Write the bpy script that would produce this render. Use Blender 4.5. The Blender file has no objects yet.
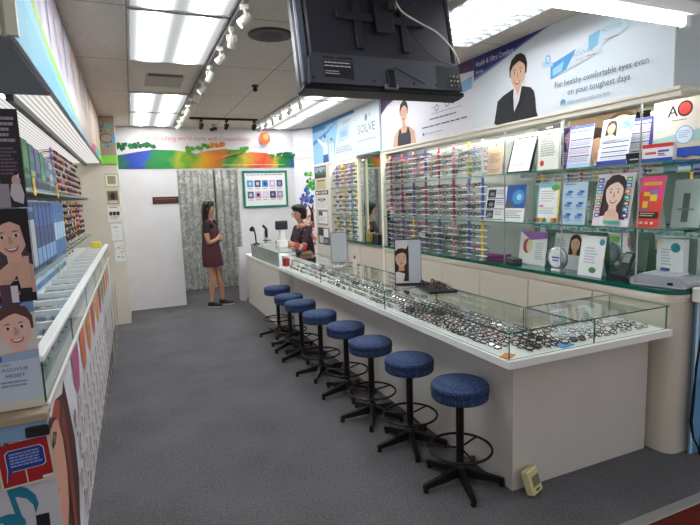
import bpy, math, random
from math import sin, cos, pi, radians as RAD
from mathutils import Vector, Matrix
random.seed(7)
SC = bpy.context.scene
COL = SC.collection
# ------------------------------------------------------------------ materials
def s2l(c):
    return c / 12.92 if c <= 0.04045 else ((c + 0.055) / 1.055) ** 2.4
def rgb(h):
    h = h.lstrip('#')
    return tuple(s2l(int(h[i:i + 2], 16) / 255) for i in (0, 2, 4)) + (1.0,)
_mc = {}
def new_mat(name):
    m = bpy.data.materials.new(name); m.use_nodes = True
    nt = m.node_tree
    return m, nt, nt.nodes['Principled BSDF'], nt.nodes['Material Output']
def C(h, rough=0.55, metal=0.0, noise=0.0, scale=40.0, bump=0.0, spec=0.4):
    """plain procedural surface: colour with optional fine mottling and bump"""
    k = (h, rough, metal, noise, scale, bump, spec)
    if k in _mc: return _mc[k]
    m, nt, b, o = new_mat('surface_' + h.lstrip('#'))
    b.inputs['Base Color'].default_value = rgb(h)
    b.inputs['Roughness'].default_value = rough
    b.inputs['Metallic'].default_value = metal
    b.inputs['Specular IOR Level'].default_value = spec
    if noise or bump:
        tc = nt.nodes.new('ShaderNodeTexCoord')
        n = nt.nodes.new('ShaderNodeTexNoise'); n.inputs['Scale'].default_value = scale; n.inputs['Detail'].default_value = 4
        nt.links.new(tc.outputs['Object'], n.inputs['Vector'])
        if noise:
            r = nt.nodes.new('ShaderNodeValToRGB')
            c = rgb(h)
            r.color_ramp.elements[0].position = 0.3; r.color_ramp.elements[1].position = 0.7
            r.color_ramp.elements[0].color = tuple(max(0, v * (1 - noise)) for v in c[:3]) + (1,)
            r.color_ramp.elements[1].color = tuple(min(1, v * (1 + noise)) for v in c[:3]) + (1,)
            nt.links.new(n.outputs['Fac'], r.inputs['Fac']); nt.links.new(r.outputs['Color'], b.inputs['Base Color'])
        if bump:
            bp = nt.nodes.new('ShaderNodeBump'); bp.inputs['Strength'].default_value = bump; bp.inputs['Distance'].default_value = 0.01
            nt.links.new(n.outputs['Fac'], bp.inputs['Height']); nt.links.new(bp.outputs['Normal'], b.inputs['Normal'])
    _mc[k] = m
    return m
def glass_mat(name, tint, refl=0.9, rough=0.0):
    m, nt, b, o = new_mat(name); nt.nodes.remove(b)
    t = nt.nodes.new('ShaderNodeBsdfTransparent'); t.inputs['Color'].default_value = tint
    g = nt.nodes.new('ShaderNodeBsdfGlossy'); g.inputs['Roughness'].default_value = rough
    g.inputs['Color'].default_value = (refl, refl, refl, 1)
    f = nt.nodes.new('ShaderNodeFresnel'); f.inputs['IOR'].default_value = 1.5
    x = nt.nodes.new('ShaderNodeMixShader')
    ge = nt.nodes.new('ShaderNodeNewGeometry'); iv = nt.nodes.new('ShaderNodeMath'); iv.operation = 'SUBTRACT'; iv.inputs[0].default_value = 1.0
    mu = nt.nodes.new('ShaderNodeMath'); mu.operation = 'MULTIPLY'
    nt.links.new(ge.outputs['Backfacing'], iv.inputs[1]); nt.links.new(iv.outputs[0], mu.inputs[0]); nt.links.new(f.outputs[0], mu.inputs[1])
    nt.links.new(mu.outputs[0], x.inputs[0]); nt.links.new(t.outputs[0], x.inputs[1]); nt.links.new(g.outputs[0], x.inputs[2])
    nt.links.new(x.outputs[0], o.inputs['Surface'])
    return m
def emit_mat(name, color, strength):
    m, nt, b, o = new_mat(name); nt.nodes.remove(b)
    e = nt.nodes.new('ShaderNodeEmission'); e.inputs['Color'].default_value = color; e.inputs['Strength'].default_value = strength
    nt.links.new(e.outputs[0], o.inputs['Surface'])
    return m
GLASS = glass_mat('clear_glass', (0.972, 0.99, 0.98, 1))
SHELFGLASS = glass_mat('shelf_glass', (0.93, 0.975, 0.955, 1))
LENS = glass_mat('lens_glass', (0.93, 0.94, 0.96, 1), 0.9)
LENSDARK = glass_mat('lens_tinted', (0.25, 0.22, 0.22, 1), 0.9)
GEDGE = C('#1d6a55', 0.15)
GEDGEL = C('#3f8272', 0.15)
GWORK = C('#12594a', 0.06)
MIRROR = C('#d6e4de', 0.02, 1.0)
CHROME = C('#c8c8cc', 0.2, 1.0)
# ------------------------------------------------------------------ object helpers
def tag(o, label=None, cat=None, group=None, kind=None):
    if label: o['label'] = label
    if cat: o['category'] = cat
    if group: o['group'] = group
    if kind: o['kind'] = kind
    return o
def empty(name, loc, label=None, cat=None, group=None, rz=0.0):
    o = bpy.data.objects.new(name, None); COL.objects.link(o)
    o.empty_display_size = 0.05
    o.location = loc; o.rotation_euler = (0, 0, rz)
    return tag(o, label, cat, group)
def copy_tree(o, parent=None):
    c = o.copy(); COL.objects.link(c)
    if parent is not None: c.parent = parent
    for ch in list(o.children): copy_tree(ch, c)
    return c
class MB:
    """collects shapes, builds one mesh object"""
    def __init__(s): s.v = []; s.f = []; s.m = []; s.mats = []; s.smooth = []
    def mi(s, mat):
        if mat not in s.mats: s.mats.append(mat)
        return s.mats.index(mat)
    def add(s, vs, fs, mat, smooth=False, M=None):
        b = len(s.v); k = s.mi(mat)
        if M is not None: vs = [M @ Vector(p) for p in vs]
        s.v += [tuple(p) for p in vs]
        for f in fs:
            s.f.append(tuple(i + b for i in f)); s.m.append(k); s.smooth.append(smooth)
        return s
    def box(s, x0, x1, y0, y1, z0, z1, mat, M=None, bev=0.0):
        if bev > 0:
            return s.rbox(x0, x1, y0, y1, z0, z1, mat, bev, M)
        v = [(x0, y0, z0), (x1, y0, z0), (x1, y1, z0), (x0, y1, z0), (x0, y0, z1), (x1, y0, z1), (x1, y1, z1), (x0, y1, z1)]
        f = [(3, 2, 1, 0), (4, 5, 6, 7), (0, 1, 5, 4), (1, 2, 6, 5), (2, 3, 7, 6), (3, 0, 4, 7)]
        return s.add(v, f, mat, False, M)
    def rbox(s, x0, x1, y0, y1, z0, z1, mat, b, M=None):
        """box with chamfered edges"""
        v = []; idx = {}
        for ix, x in ((0, x0), (1, x1)):
            for iy, y in ((0, y0), (1, y1)):
                for iz, z in ((0, z0), (1, z1)):
                    sx = 1 if ix == 0 else -1; sy = 1 if iy == 0 else -1; sz = 1 if iz == 0 else -1
                    for a, p in (('x', (x, y + sy * b, z + sz * b)), ('y', (x + sx * b, y, z + sz * b)), ('z', (x + sx * b, y + sy * b, z))):
                        idx[(ix, iy, iz, a)] = len(v); v.append(p)
        g = lambda i, j, k, a: idx[(i, j, k, a)]
        f = []
        for i in (0, 1):
            q = [g(i, 0, 0, 'x'), g(i, 1, 0, 'x'), g(i, 1, 1, 'x'), g(i, 0, 1, 'x')]; f.append(q if i else q[::-1])
            q = [g(0, i, 0, 'y'), g(0, i, 1, 'y'), g(1, i, 1, 'y'), g(1, i, 0, 'y')]; f.append(q if i else q[::-1])
            q = [g(0, 0, i, 'z'), g(1, 0, i, 'z'), g(1, 1, i, 'z'), g(0, 1, i, 'z')]; f.append(q if i else q[::-1])
        for i in (0, 1):
            for j in (0, 1):
                f.append([g(i, j, 0, 'x'), g(i, j, 0, 'y'), g(i, j, 1, 'y'), g(i, j, 1, 'x')])
                f.append([g(i, 0, j, 'x'), g(i, 0, j, 'z'), g(i, 1, j, 'z'), g(i, 1, j, 'x')])
                f.append([g(0, i, j, 'y'), g(0, i, j, 'z'), g(1, i, j, 'z'), g(1, i, j, 'y')])
                for k in (0, 1): f.append([g(i, j, k, 'x'), g(i, j, k, 'y'), g(i, j, k, 'z')])
        return s.add(v, f, mat, False, M)
    def slab(s, x0, x1, y0, y1, z0, z1, mat, edge, thin='z'):
        """glass pane: big faces in mat, rim faces in edge"""
        v = [(x0, y0, z0), (x1, y0, z0), (x1, y1, z0), (x0, y1, z0), (x0, y0, z1), (x1, y0, z1), (x1, y1, z1), (x0, y1, z1)]
        Z = [(3, 2, 1, 0), (4, 5, 6, 7)]; Y = [(0, 1, 5, 4), (2, 3, 7, 6)]; X = [(1, 2, 6, 5), (3, 0, 4, 7)]
        big = {'x': X, 'y': Y, 'z': Z}[thin]
        b = len(s.v); s.v += v
        for fs in (X, Y, Z):
            k = s.mi(mat if fs is big else edge)
            for f in fs:
                s.f.append(tuple(i + b for i in f)); s.m.append(k); s.smooth.append(False)
        return s
    def cyl(s, p0, p1, r, mat, n=16, r1=None, cap=True, smooth=True):
        p0 = Vector(p0); p1 = Vector(p1); d = (p1 - p0).normalized()
        a = d.orthogonal().normalized(); c = d.cross(a)
        r1 = r if r1 is None else r1
        v = []
        for p, q in ((p0, r), (p1, r1)):
            for i in range(n):
                t = 2 * pi * i / n; v.append(p + a * (cos(t) * q) + c * (sin(t) * q))
        f = [(i, (i + 1) % n, n + (i + 1) % n, n + i) for i in range(n)]
        s.add(v, f, mat, smooth)
        if cap:
            s.add(v[:n], [tuple(range(n))[::-1]], mat); s.add(v[n:], [tuple(range(n))], mat)
        return s
    def lathe(s, prof, mat, n=24, M=None, smooth=True):
        v = []; f = []
        for (r, z) in prof:
            for i in range(n):
                t = 2 * pi * i / n; v.append((r * cos(t), r * sin(t), z))
        for k in range(len(prof) - 1):
            for i in range(n):
                f.append((k * n + i, k * n + (i + 1) % n, (k + 1) * n + (i + 1) % n, (k + 1) * n + i))
        s.add(v, f, mat, smooth, M)
        s.add(v[:n], [tuple(range(n))[::-1]], mat, False, M); s.add(v[-n:], [tuple(range(n))], mat, False, M)
        return s
    def tube(s, pts, r, mat, n=8, closed=False, smooth=True):
        pts = [Vector(p) for p in pts]; N = len(pts); v = []; f = []
        prev = None
        rr = r if isinstance(r, (list, tuple)) else [r] * N
        for i, p in enumerate(pts):
            if closed: d = pts[(i + 1) % N] - pts[i - 1]
            else: d = pts[min(i + 1, N - 1)] - pts[max(i - 1, 0)]
            d.normalize()
            a = d.orthogonal().normalized() if prev is None else (prev - d * prev.dot(d)).normalized()
            prev = a; c = d.cross(a)
            for j in range(n):
                t = 2 * pi * j / n; v.append(p + a * (cos(t) * rr[i]) + c * (sin(t) * rr[i]))
        for i in range(N if closed else N - 1):
            for j in range(n):
                q = (i + 1) % N
                f.append((i * n + j, i * n + (j + 1) % n, q * n + (j + 1) % n, q * n + j))
        s.add(v, f, mat, smooth)
        if not closed:
            s.add(v[:n], [tuple(range(n))[::-1]], mat); s.add(v[-n:], [tuple(range(n))], mat)
        return s
    def ball(s, c, r, mat, n=12, m=8, M=None):
        rx, ry, rz = r if isinstance(r, (tuple, list)) else (r, r, r)
        v = [(c[0], c[1], c[2] - rz)]; f = []
        for k in range(1, m):
            ph = -pi / 2 + pi * k / m
            for i in range(n):
                t = 2 * pi * i / n; v.append((c[0] + rx * cos(ph) * cos(t), c[1] + ry * cos(ph) * sin(t), c[2] + rz * sin(ph)))
        v.append((c[0], c[1], c[2] + rz)); T = len(v) - 1
        for i in range(n):
            f.append((0, 1 + (i + 1) % n, 1 + i)); f.append((T, T - n + i, T - n + (i + 1) % n))
        for k in range(m - 2):
            for i in range(n):
                a = 1 + k * n
                f.append((a + i, a + (i + 1) % n, a + n + (i + 1) % n, a + n + i))
        return s.add(v, f, mat, True, M)
    def prism(s, poly, y0, y1, mat, M=None, smooth=False):
        """poly in (x,z), extruded along y"""
        n = len(poly)
        v = [(x, y0, z) for x, z in poly] + [(x, y1, z) for x, z in poly]
        f = [tuple(range(n)), tuple(range(n, 2 * n))[::-1]] + [(i, i + n, (i + 1) % n + n, (i + 1) % n) for i in range(n)]
        return s.add(v, f, mat, smooth, M)
    def loft(s, rings, mat, smooth=True, cap=True):
        n = len(rings[0]); v = [p for r in rings for p in r]; f = []
        for k in range(len(rings) - 1):
            for i in range(n):
                f.append((k * n + i, k * n + (i + 1) % n, (k + 1) * n + (i + 1) % n, (k + 1) * n + i))
        s.add(v, f, mat, smooth)
        if cap:
            s.add(rings[0], [tuple(range(n))[::-1]], mat); s.add(rings[-1], [tuple(range(n))], mat)
        return s
    def mesh(s, name):
        me = bpy.data.meshes.new(name)
        me.from_pydata(s.v, [], s.f)
        for m in s.mats: me.materials.append(m)
        me.polygons.foreach_set('material_index', s.m)
        me.polygons.foreach_set('use_smooth', s.smooth)
        me.update()
        return me
    def build(s, name, parent=None, loc=(0, 0, 0), rot=(0, 0, 0), **k):
        o = bpy.data.objects.new(name, s.mesh(name)); COL.objects.link(o)
        o.location = loc; o.rotation_euler = rot
        if parent is not None: o.parent = parent
        return tag(o, **k)
def struct(name, mb, **k):
    return mb.build(name, kind='structure', **k)
# ------------------------------------------------------------------ lettering
_tc = {}
def text_polys(body):
    if body in _tc: return _tc[body]
    cu = bpy.data.curves.new('lettering', 'FONT'); cu.body = body; cu.size = 1.0; cu.resolution_u = 2
    ob = bpy.data.objects.new('lettering', cu); COL.objects.link(ob)
    me = bpy.data.meshes.new_from_object(ob)
    vs = [(v.co.x, v.co.y) for v in me.vertices]; fs = [tuple(p.vertices) for p in me.polygons]
    bpy.data.objects.remove(ob); bpy.data.curves.remove(cu); bpy.data.meshes.remove(me)
    w = max((x for x, y in vs), default=0); x0 = min((x for x, y in vs), default=0)
    _tc[body] = (vs, fs, x0, w)
    return _tc[body]
def clip(poly, x0, x1, y0, y1):
    def go(P, ins, inter):
        out = []
        for i in range(len(P)):
            a, b = P[i - 1], P[i]
            if ins(b):
                if not ins(a): out.append(inter(a, b))
                out.append(b)
            elif ins(a): out.append(inter(a, b))
        return out
    def ix(c): return lambda a, b: (c, a[1] + (b[1] - a[1]) * (c - a[0]) / (b[0] - a[0]))
    def iy(c): return lambda a, b: (a[0] + (b[0] - a[0]) * (c - a[1]) / (b[1] - a[1]), c)
    for ins, it in ((lambda p: p[0] >= x0, ix(x0)), (lambda p: p[0] <= x1, ix(x1)), (lambda p: p[1] >= y0, iy(y0)), (lambda p: p[1] <= y1, iy(y1))):
        if not poly: return []
        poly = go(poly, ins, it)
    return poly
class Canvas(MB):
    """a printed sheet or board: local x = across, z = up, front faces -y; the print lies in thin layers on the front"""
    def __init__(s, w, h, t, base, back=None, step=0.00025):
        super().__init__(); s.w = w; s.h = h; s.t = t; s.k = 0; s.step = step
        s.box(0, w, 0, t, 0, h, back or base)
        s.poly([(0, 0), (w, 0), (w, h), (0, h)], base)
    def lay(s): s.k += 1; return -s.k * s.step
    def poly(s, P, mat):
        P = clip(list(P), 0, s.w, 0, s.h)
        if len(P) < 3: return s
        y = s.lay()
        A = sum(P[i - 1][0] * P[i][1] - P[i][0] * P[i - 1][1] for i in range(len(P)))
        if A < 0: P = P[::-1]
        return s.add([(x, y, z) for x, z in P], [tuple(range(len(P)))], mat)
    def rect(s, x0, x1, z0, z1, mat): return s.poly([(x0, z0), (x1, z0), (x1, z1), (x0, z1)], mat)
    def rects(s, L, mat):
        """several rectangles sharing one layer"""
        y = s.lay()
        for x0, x1, z0, z1 in L:
            x0, x1, z0, z1 = max(0, x0), min(s.w, x1), max(0, z0), min(s.h, z1)
            if x1 > x0 and z1 > z0: s.add([(x0, y, z0), (x1, y, z0), (x1, y, z1), (x0, y, z1)], [(0, 1, 2, 3)], mat)
        return s
    def ell(s, cx, cz, rx, rz, mat, n=20, a=0.0):
        return s.poly([(cx + rx * cos(t) * cos(a) - rz * sin(t) * sin(a), cz + rx * cos(t) * sin(a) + rz * sin(t) * cos(a)) for t in (2 * pi * i / n for i in range(n))], mat)
    def text(s, body, x, z, size, mat, align='l', w=None, shear=0.0):
        vs, fs, x0, wd = text_polys(body)
        if not vs: return s
        k = size; kx = size if w is None else w / (wd - x0)
        W = (wd - x0) * kx
        ox = {'l': x, 'c': x - W / 2, 'r': x - W}[align]
        y = s.lay()
        return s.add([(ox + (a - x0) * kx + shear * b * k, y, z + b * k) for a, b in vs], fs, mat)
    def lines(s, x0, x1, z1, z0, n, mat, fill=0.45, rag=0.3):
        """blocks of print too small to read"""
        st = (z1 - z0) / n; L = []
        for i in range(n):
            e = x1 - (x1 - x0) * rag * random.random()
            x = x0
            while x < e:
                q = min(e, x + (x1 - x0) * random.uniform(0.06, 0.2)); L.append((x, q, z1 - st * (i + fill), z1 - st * i)); x = q + (x1 - x0) * 0.02
        return s.rects(L, mat)
    def face(s, cx, cz, r, skin='#e3b79a', hair='#2a1c18', lip='#b8433f', style='long', smile=True, turn=0.0, bust=None, a=0.0):
        """printed portrait: r = half the face height"""
        S, H, L = C(skin), C(hair), C(lip)
        q = lambda x, z: (cx + (x * cos(a) - z * sin(a)) * r, cz + (x * sin(a) + z * cos(a)) * r)
        P = lambda pts, m: s.poly([q(*p) for p in pts], m)
        E = lambda x, z, rx, rz, m, n=16: P([(x + rx * cos(2 * pi * i / n), z + rz * sin(2 * pi * i / n)) for i in range(n)], m)
        if style == 'long':
            P([(-1.0, .3), (-.85, .95), (-.4, 1.35), (.1, 1.4), (.6, 1.25), (.95, .8), (1.05, .1), (1.15, -.9), (1.2, -1.9), (.5, -1.9), (-.4, -1.6), (-1.1, -1.7), (-1.05, -.7)], H)
        else:
            P([(-.86, -.1), (-.92, .55), (-.7, 1.1), (-.2, 1.38), (.25, 1.38), (.72, 1.1), (.92, .55), (.86, -.1)], H)
        P([(-.32, -.7), (-.36, -1.5), (.36, -1.5), (.32, -.7)], C('#cfa084') if skin == '#e3b79a' else S)
        if bust: bust(q, P)
        P([(-.74, .45), (-.76, 0), (-.62, -.5), (-.3, -.92), (0, -1.02), (.3, -.92), (.62, -.5), (.76, 0), (.74, .45), (.5, .85), (0, 1.0), (-.5, .85)], S)
        P([(-.76, .3), (-.74, .75), (-.4, 1.2), (.2, 1.25), (.6, 1.0), (.76, .3), (.62, .55), (.2, .85), (-.1, .8), (-.5, .62)], H)
        D = C('#1c1414'); W = C('#f5f1ee')
        for sx in (-1, 1):
            P([(sx * .14 + turn, .3), (sx * .3 + turn, .37), (sx * .52 + turn, .3), (sx * .3 + turn, .31)], H)
            E(sx * .32 + turn, .1, .15, .075, W); E(sx * .32 + turn, .1, .075, .078, D)
        P([(turn - .04, .1), (turn + .05, .1), (turn + .12, -.26), (turn, -.32), (turn - .1, -.26)], C('#d3a083'))
        if smile:
            P([(turn - .34, -.46), (turn, -.53), (turn + .34, -.46), (turn + .2, -.68), (turn, -.74), (turn - .2, -.68)], L)
            P([(turn - .26, -.5), (turn, -.55), (turn + .26, -.5), (turn + .14, -.61), (turn, -.64), (turn - .14, -.61)], W)
        else:
            P([(turn - .24, -.56), (turn - .06, -.5), (turn + .06, -.5), (turn + .24, -.56), (turn + .08, -.66), (turn - .08, -.66)], L)
        return s
    def put(s, name, loc, rz=0.0, lean=0.0, parent=None, **k):
        return s.build(name, parent, loc, (-lean, 0, rz), **k)
WEST = -pi / 2      # sheet faces -x (on the right-hand wall)
EAST = pi / 2       # sheet faces +x (on the left-hand wall)
# ------------------------------------------------------------------ camera
cam_d = bpy.data.cameras.new('camera'); cam = bpy.data.objects.new('camera', cam_d); COL.objects.link(cam)
yaw, pitch, roll, FPX = 0.403537599, 0.128860827, -0.0352704483, 503.782
fw = Vector((sin(yaw) * cos(pitch), cos(yaw) * cos(pitch), -sin(pitch))); rt = Vector((cos(yaw), -sin(yaw), 0)); up = rt.cross(fw)
rt, up = rt * cos(roll) + up * sin(roll), up * cos(roll) - rt * sin(roll)
cam.matrix_world = Matrix(((rt.x, up.x, -fw.x, 0), (rt.y, up.y, -fw.y, 0), (rt.z, up.z, -fw.z, 1.6), (0, 0, 0, 1)))
cam_d.sensor_width = 36.0; cam_d.lens = FPX / 700 * 36.0; cam_d.clip_start = 0.02
SC.camera = cam
SC.view_settings.view_transform = 'Standard'; SC.view_settings.look = 'None'; SC.view_settings.gamma = 1.0
SC.view_settings.use_curve_mapping = False
SC.view_settings.exposure = 0.83
wd = bpy.data.worlds.new('daylight'); SC.world = wd; wd.use_nodes = True
wd.node_tree.nodes['Background'].inputs['Color'].default_value = (0.95, 0.97, 1, 1); wd.node_tree.nodes['Background'].inputs['Strength'].default_value = 0.28
SC.cycles.transparent_max_bounces = 24; SC.cycles.max_bounces = 8
SC.cycles.sample_clamp_indirect = 8.0
# ------------------------------------------------------------------ the setting
ZC = 2.745; XL = -0.95; XR = 3.2; YB = 8.23; YF = -1.6
def carpet(name, h1, h2, rib):
    m, nt, b, o = new_mat(name); L = nt.links
    tc = nt.nodes.new('ShaderNodeTexCoord')
    n = nt.nodes.new('ShaderNodeTexNoise'); n.inputs['Scale'].default_value = 70; n.inputs['Detail'].default_value = 6; n.inputs['Roughness'].default_value = .75
    n2 = nt.nodes.new('ShaderNodeTexNoise'); n2.inputs['Scale'].default_value = 2.2; n2.inputs['Detail'].default_value = 5
    w = nt.nodes.new('ShaderNodeTexWave'); w.inputs['Scale'].default_value = rib; w.inputs['Distortion'].default_value = 1.2
    w.inputs['Detail Scale'].default_value = 3; w.bands_direction = 'X'
    for q in (n, n2, w): L.new(tc.outputs['Object'], q.inputs['Vector'])
    a = nt.nodes.new('ShaderNodeMath'); a.operation = 'MULTIPLY_ADD'; a.inputs[1].default_value = 0.9
    L.new(n.outputs['Fac'], a.inputs[0])
    a2 = nt.nodes.new('ShaderNodeMath'); a2.operation = 'MULTIPLY'; a2.inputs[1].default_value = 0.22; L.new(w.outputs['Fac'], a2.inputs[0]); L.new(a2.outputs[0], a.inputs[2])
    a3 = nt.nodes.new('ShaderNodeMath'); a3.operation = 'MULTIPLY_ADD'; a3.inputs[1].default_value = 0.3; L.new(n2.outputs['Fac'], a3.inputs[0]); L.new(a.outputs[0], a3.inputs[2])
    r = nt.nodes.new('ShaderNodeValToRGB'); r.color_ramp.elements[0].position = 0.45; r.color_ramp.elements[1].position = 0.95
    r.color_ramp.elements[0].color = rgb(h1); r.color_ramp.elements[1].color = rgb(h2)
    L.new(a3.outputs[0], r.inputs['Fac']); L.new(r.outputs['Color'], b.inputs['Base Color'])
    b.inputs['Roughness'].default_value = 0.95; b.inputs['Specular IOR Level'].default_value = 0.1
    bp = nt.nodes.new('ShaderNodeBump'); bp.inputs['Strength'].default_value = 0.35; bp.inputs['Distance'].default_value = 0.004
    L.new(a.outputs[0], bp.inputs['Height']); L.new(bp.outputs['Normal'], b.inputs['Normal'])
    return m
CARPET = carpet('grey_ribbed_carpet', '#3c3a3d', '#79777a', 60)
REDC = carpet('dark_red_carpet', '#4a1a14', '#6a2a20', 30)
def tile_mat():
    m, nt, b, o = new_mat('ceiling_tiles'); L = nt.links
    tc = nt.nodes.new('ShaderNodeTexCoord'); sp = nt.nodes.new('ShaderNodeSeparateXYZ'); L.new(tc.outputs['Object'], sp.inputs[0])
    def line(sock, pitch, off, wd):
        d = nt.nodes.new('ShaderNodeMath'); d.operation = 'SUBTRACT'; d.inputs[1].default_value = off - 20 * pitch; L.new(sock, d.inputs[0])
        f = nt.nodes.new('ShaderNodeMath'); f.operation = 'MODULO'; f.inputs[1].default_value = pitch; L.new(d.outputs[0], f.inputs[0])
        g = nt.nodes.new('ShaderNodeMath'); g.operation = 'LESS_THAN'; g.inputs[1].default_value = wd; L.new(f.outputs[0], g.inputs[0])
        return g
    a = line(sp.outputs['X'], 0.6, 0.065, 0.012); c = line(sp.outputs['Y'], 1.2, 3.32, 0.012)
    x = nt.nodes.new('ShaderNodeMath'); x.operation = 'MAXIMUM'; L.new(a.outputs[0], x.inputs[0]); L.new(c.outputs[0], x.inputs[1])
    n = nt.nodes.new('ShaderNodeTexNoise'); n.inputs['Scale'].default_value = 120; n.inputs['Detail'].default_value = 3; L.new(tc.outputs['Object'], n.inputs['Vector'])
    r = nt.nodes.new('ShaderNodeValToRGB'); r.color_ramp.elements[0].position = 0.3; r.color_ramp.elements[1].position = 0.62
    r.color_ramp.elements[0].color = rgb('#c2b7ab'); r.color_ramp.elements[1].color = rgb('#dfd4c8'); L.new(n.outputs['Fac'], r.inputs['Fac'])
    mx = nt.nodes.new('ShaderNodeMix'); mx.data_type = 'RGBA'; L.new(x.outputs[0], mx.inputs[0]); L.new(r.outputs['Color'], mx.inputs[6]); mx.inputs[7].default_value = rgb('#9c9388')
    L.new(mx.outputs[2], b.inputs['Base Color']); b.inputs['Roughness'].default_value = 0.9
    return m
WALLW = C('#dcdadb', 0.7, noise=0.03, scale=6)
CREAM = C('#d8cfc0', 0.5, noise=0.02, scale=8)
CREAMT = C('#f0e8d8', 0.45)
WHITE = C('#f2f1ee', 0.4)
LAM = C('#d9d3cc', 0.35, noise=0.02, scale=5)
BLACK = C('#131316', 0.4)
DARKM = C('#26262b', 0.4)
struct('floor', MB().box(XL, XR, 1.555, 10.6, -0.05, 0, CARPET))
struct('floor_entrance', MB().box(XL, XR + 1, YF, 1.505, -0.05, -0.001, REDC))
struct('trim_1', MB().rbox(XL, XR, 1.5, 1.558, -0.03, 0.004, C('#a9aba6', 0.35, 0.6), 0.003))
struct('ceiling', MB().box(XL, XR, 1.3, YB, ZC, ZC + 0.08, tile_mat()))
struct('wall_left', MB().box(XL - 0.1, XL, 1.3, YB, 0, ZC, WALLW))
struct('wall_right', MB().box(XR, XR + 0.1, 1.9, YB, 0, ZC, WALLW))
struct('wall_back', MB().box(XL, 0.683, YB, YB + 0.08, 0, 2.1, WALLW).box(1.62, XR, YB, YB + 0.08, 0, 2.1, WALLW).box(XL, XR, YB, YB + 0.08, 2.1, ZC, WALLW))
# fitting room behind the opening
struct('wall_fitting_room', MB().box(0.3, 0.36, YB + 0.08, 10.2, 0, 2.6, WALLW).box(2.2, 2.26, YB + 0.08, 10.2, 0, 2.6, WALLW).box(0.3, 2.26, 10.2, 10.26, 0, 2.6, WALLW))
struct('ceiling_fitting_room', MB().box(0.3, 2.26, YB + 0.08, 10.26, 2.6, 2.64, WALLW))
# low white return beside the opening
struct('wall_low_return', MB().box(1.52, 1.6, 8.05, YB, 0, 0.86, WALLW))
# sloping mural wall between back wall and right wall
mw = MB(); mw.box(0, 0.42, 0, 0.03, 0, ZC, WALLW)
struct('wall_corner', mw, loc=(2.56, YB, 0), rot=(0, 0, math.atan2(-0.33, 0.26)))
# beam over the shop front, on which the front lamp hangs
struct('trim_2', MB().box(0.2, XR, 1.3, 1.52, 2.42, ZC, C('#f3f3f0', 0.5)))
# right wall bulkhead (the boards hang on it) and its cream moulding
XF = 2.8
struct('wall_right_bulkhead', MB().box(XF + 0.012, XR, 1.93, 7.93, 2.14, ZC, C('#d3dcdf', 0.5)))
mold = MB()
mold.rbox(XF - 0.015, XF + .03, 1.88, 5.5, 2.119, 2.14, CREAMT, 0.004).rbox(XF - 0.002, XF + .018, 1.88, 5.5, 2.086, 2.118, CREAMT, 0.004).box(XF + .02, XR, 1.88, 5.5, 2.125, 2.1395, CREAMT)
struct('trim_3', mold)
struct('trim_4', MB().rbox(XF - 0.01, XR, 6.2, 7.93, 2.1, 2.14, CREAMT, 0.005))
# left wall bulkhead
struct('wall_left_bulkhead', MB().box(XL, -0.315, 1.985, 7.35, 2.15, ZC, C('#e6e3d6', 0.5)))
struct('trim_5', MB().box(XL, -0.33, 1.96, 1.985, 2.15, ZC, C('#e2dfd0', 0.5)).box(-0.318, -0.285, 1.965, 1.99, 2.15, ZC, C('#e2dfd0', 0.5)))
# left pillar and right post
struct('wall_left_pillar', MB().box(XL, -0.125, 7.36, YB, 0, ZC, C('#d9d1c0', 0.6)))
struct('wall_right_post', MB().box(XF, XR, 7.22, 7.93, 0, 2.1, C('#d8d0c2', 0.6)))
# ------------------------------------------------------------------ lamps
def diffuser_mat(s, cx):
    m, nt, b, o = new_mat('lit_diffuser'); nt.nodes.remove(b); L = nt.links
    tc = nt.nodes.new('ShaderNodeTexCoord'); sp = nt.nodes.new('ShaderNodeSeparateXYZ'); L.new(tc.outputs['Object'], sp.inputs[0])
    a = nt.nodes.new('ShaderNodeMath'); a.operation = 'ABSOLUTE'; L.new(sp.outputs['X'], a.inputs[0])
    d = nt.nodes.new('ShaderNodeMath'); d.operation = 'SUBTRACT'; d.inputs[1].default_value = 0.14; L.new(a.outputs[0], d.inputs[0])
    q = nt.nodes.new('ShaderNodeMath'); q.operation = 'ABSOLUTE'; L.new(d.outputs[0], q.inputs[0])
    r0 = nt.nodes.new('ShaderNodeMapRange'); r0.inputs[1].default_value = 0.0; r0.inputs[2].default_value = 0.15; r0.inputs[3].default_value = 1.0; r0.inputs[4].default_value = 0.0
    L.new(q.outputs[0], r0.inputs[0])
    pw = nt.nodes.new('ShaderNodeMath'); pw.operation = 'POWER'; pw.inputs[1].default_value = 4.0; L.new(r0.outputs[0], pw.inputs[0])
    r = nt.nodes.new('ShaderNodeMath'); r.operation = 'MULTIPLY_ADD'; r.inputs[1].default_value = s; r.inputs[2].default_value = 0.34; L.new(pw.outputs[0], r.inputs[0])
    w = nt.nodes.new('ShaderNodeTexWave'); w.bands_direction = 'Y'; w.inputs['Scale'].default_value = 9; L.new(tc.outputs['Object'], w.inputs['Vector'])
    k = nt.nodes.new('ShaderNodeMapRange'); k.inputs[3].default_value = 0.82; k.inputs[4].default_value = 1.05; L.new(w.outputs['Fac'], k.inputs[0])
    mu = nt.nodes.new('ShaderNodeMath'); mu.operation = 'MULTIPLY'; L.new(r.outputs[0], mu.inputs[0]); L.new(k.outputs[0], mu.inputs[1])
    e = nt.nodes.new('ShaderNodeEmission'); e.inputs['Color'].default_value = (0.95, 0.98, 1, 1); L.new(mu.outputs[0], e.inputs['Strength'])
    L.new(e.outputs[0], o.inputs['Surface'])
    return m
LAMP = 20
DIFF = diffuser_mat(LAMP, 0)
TUBE = emit_mat('lit_tube', (0.96, 0.985, 1, 1), 14)
FR = C('#c9c7c2', 0.4)
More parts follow.
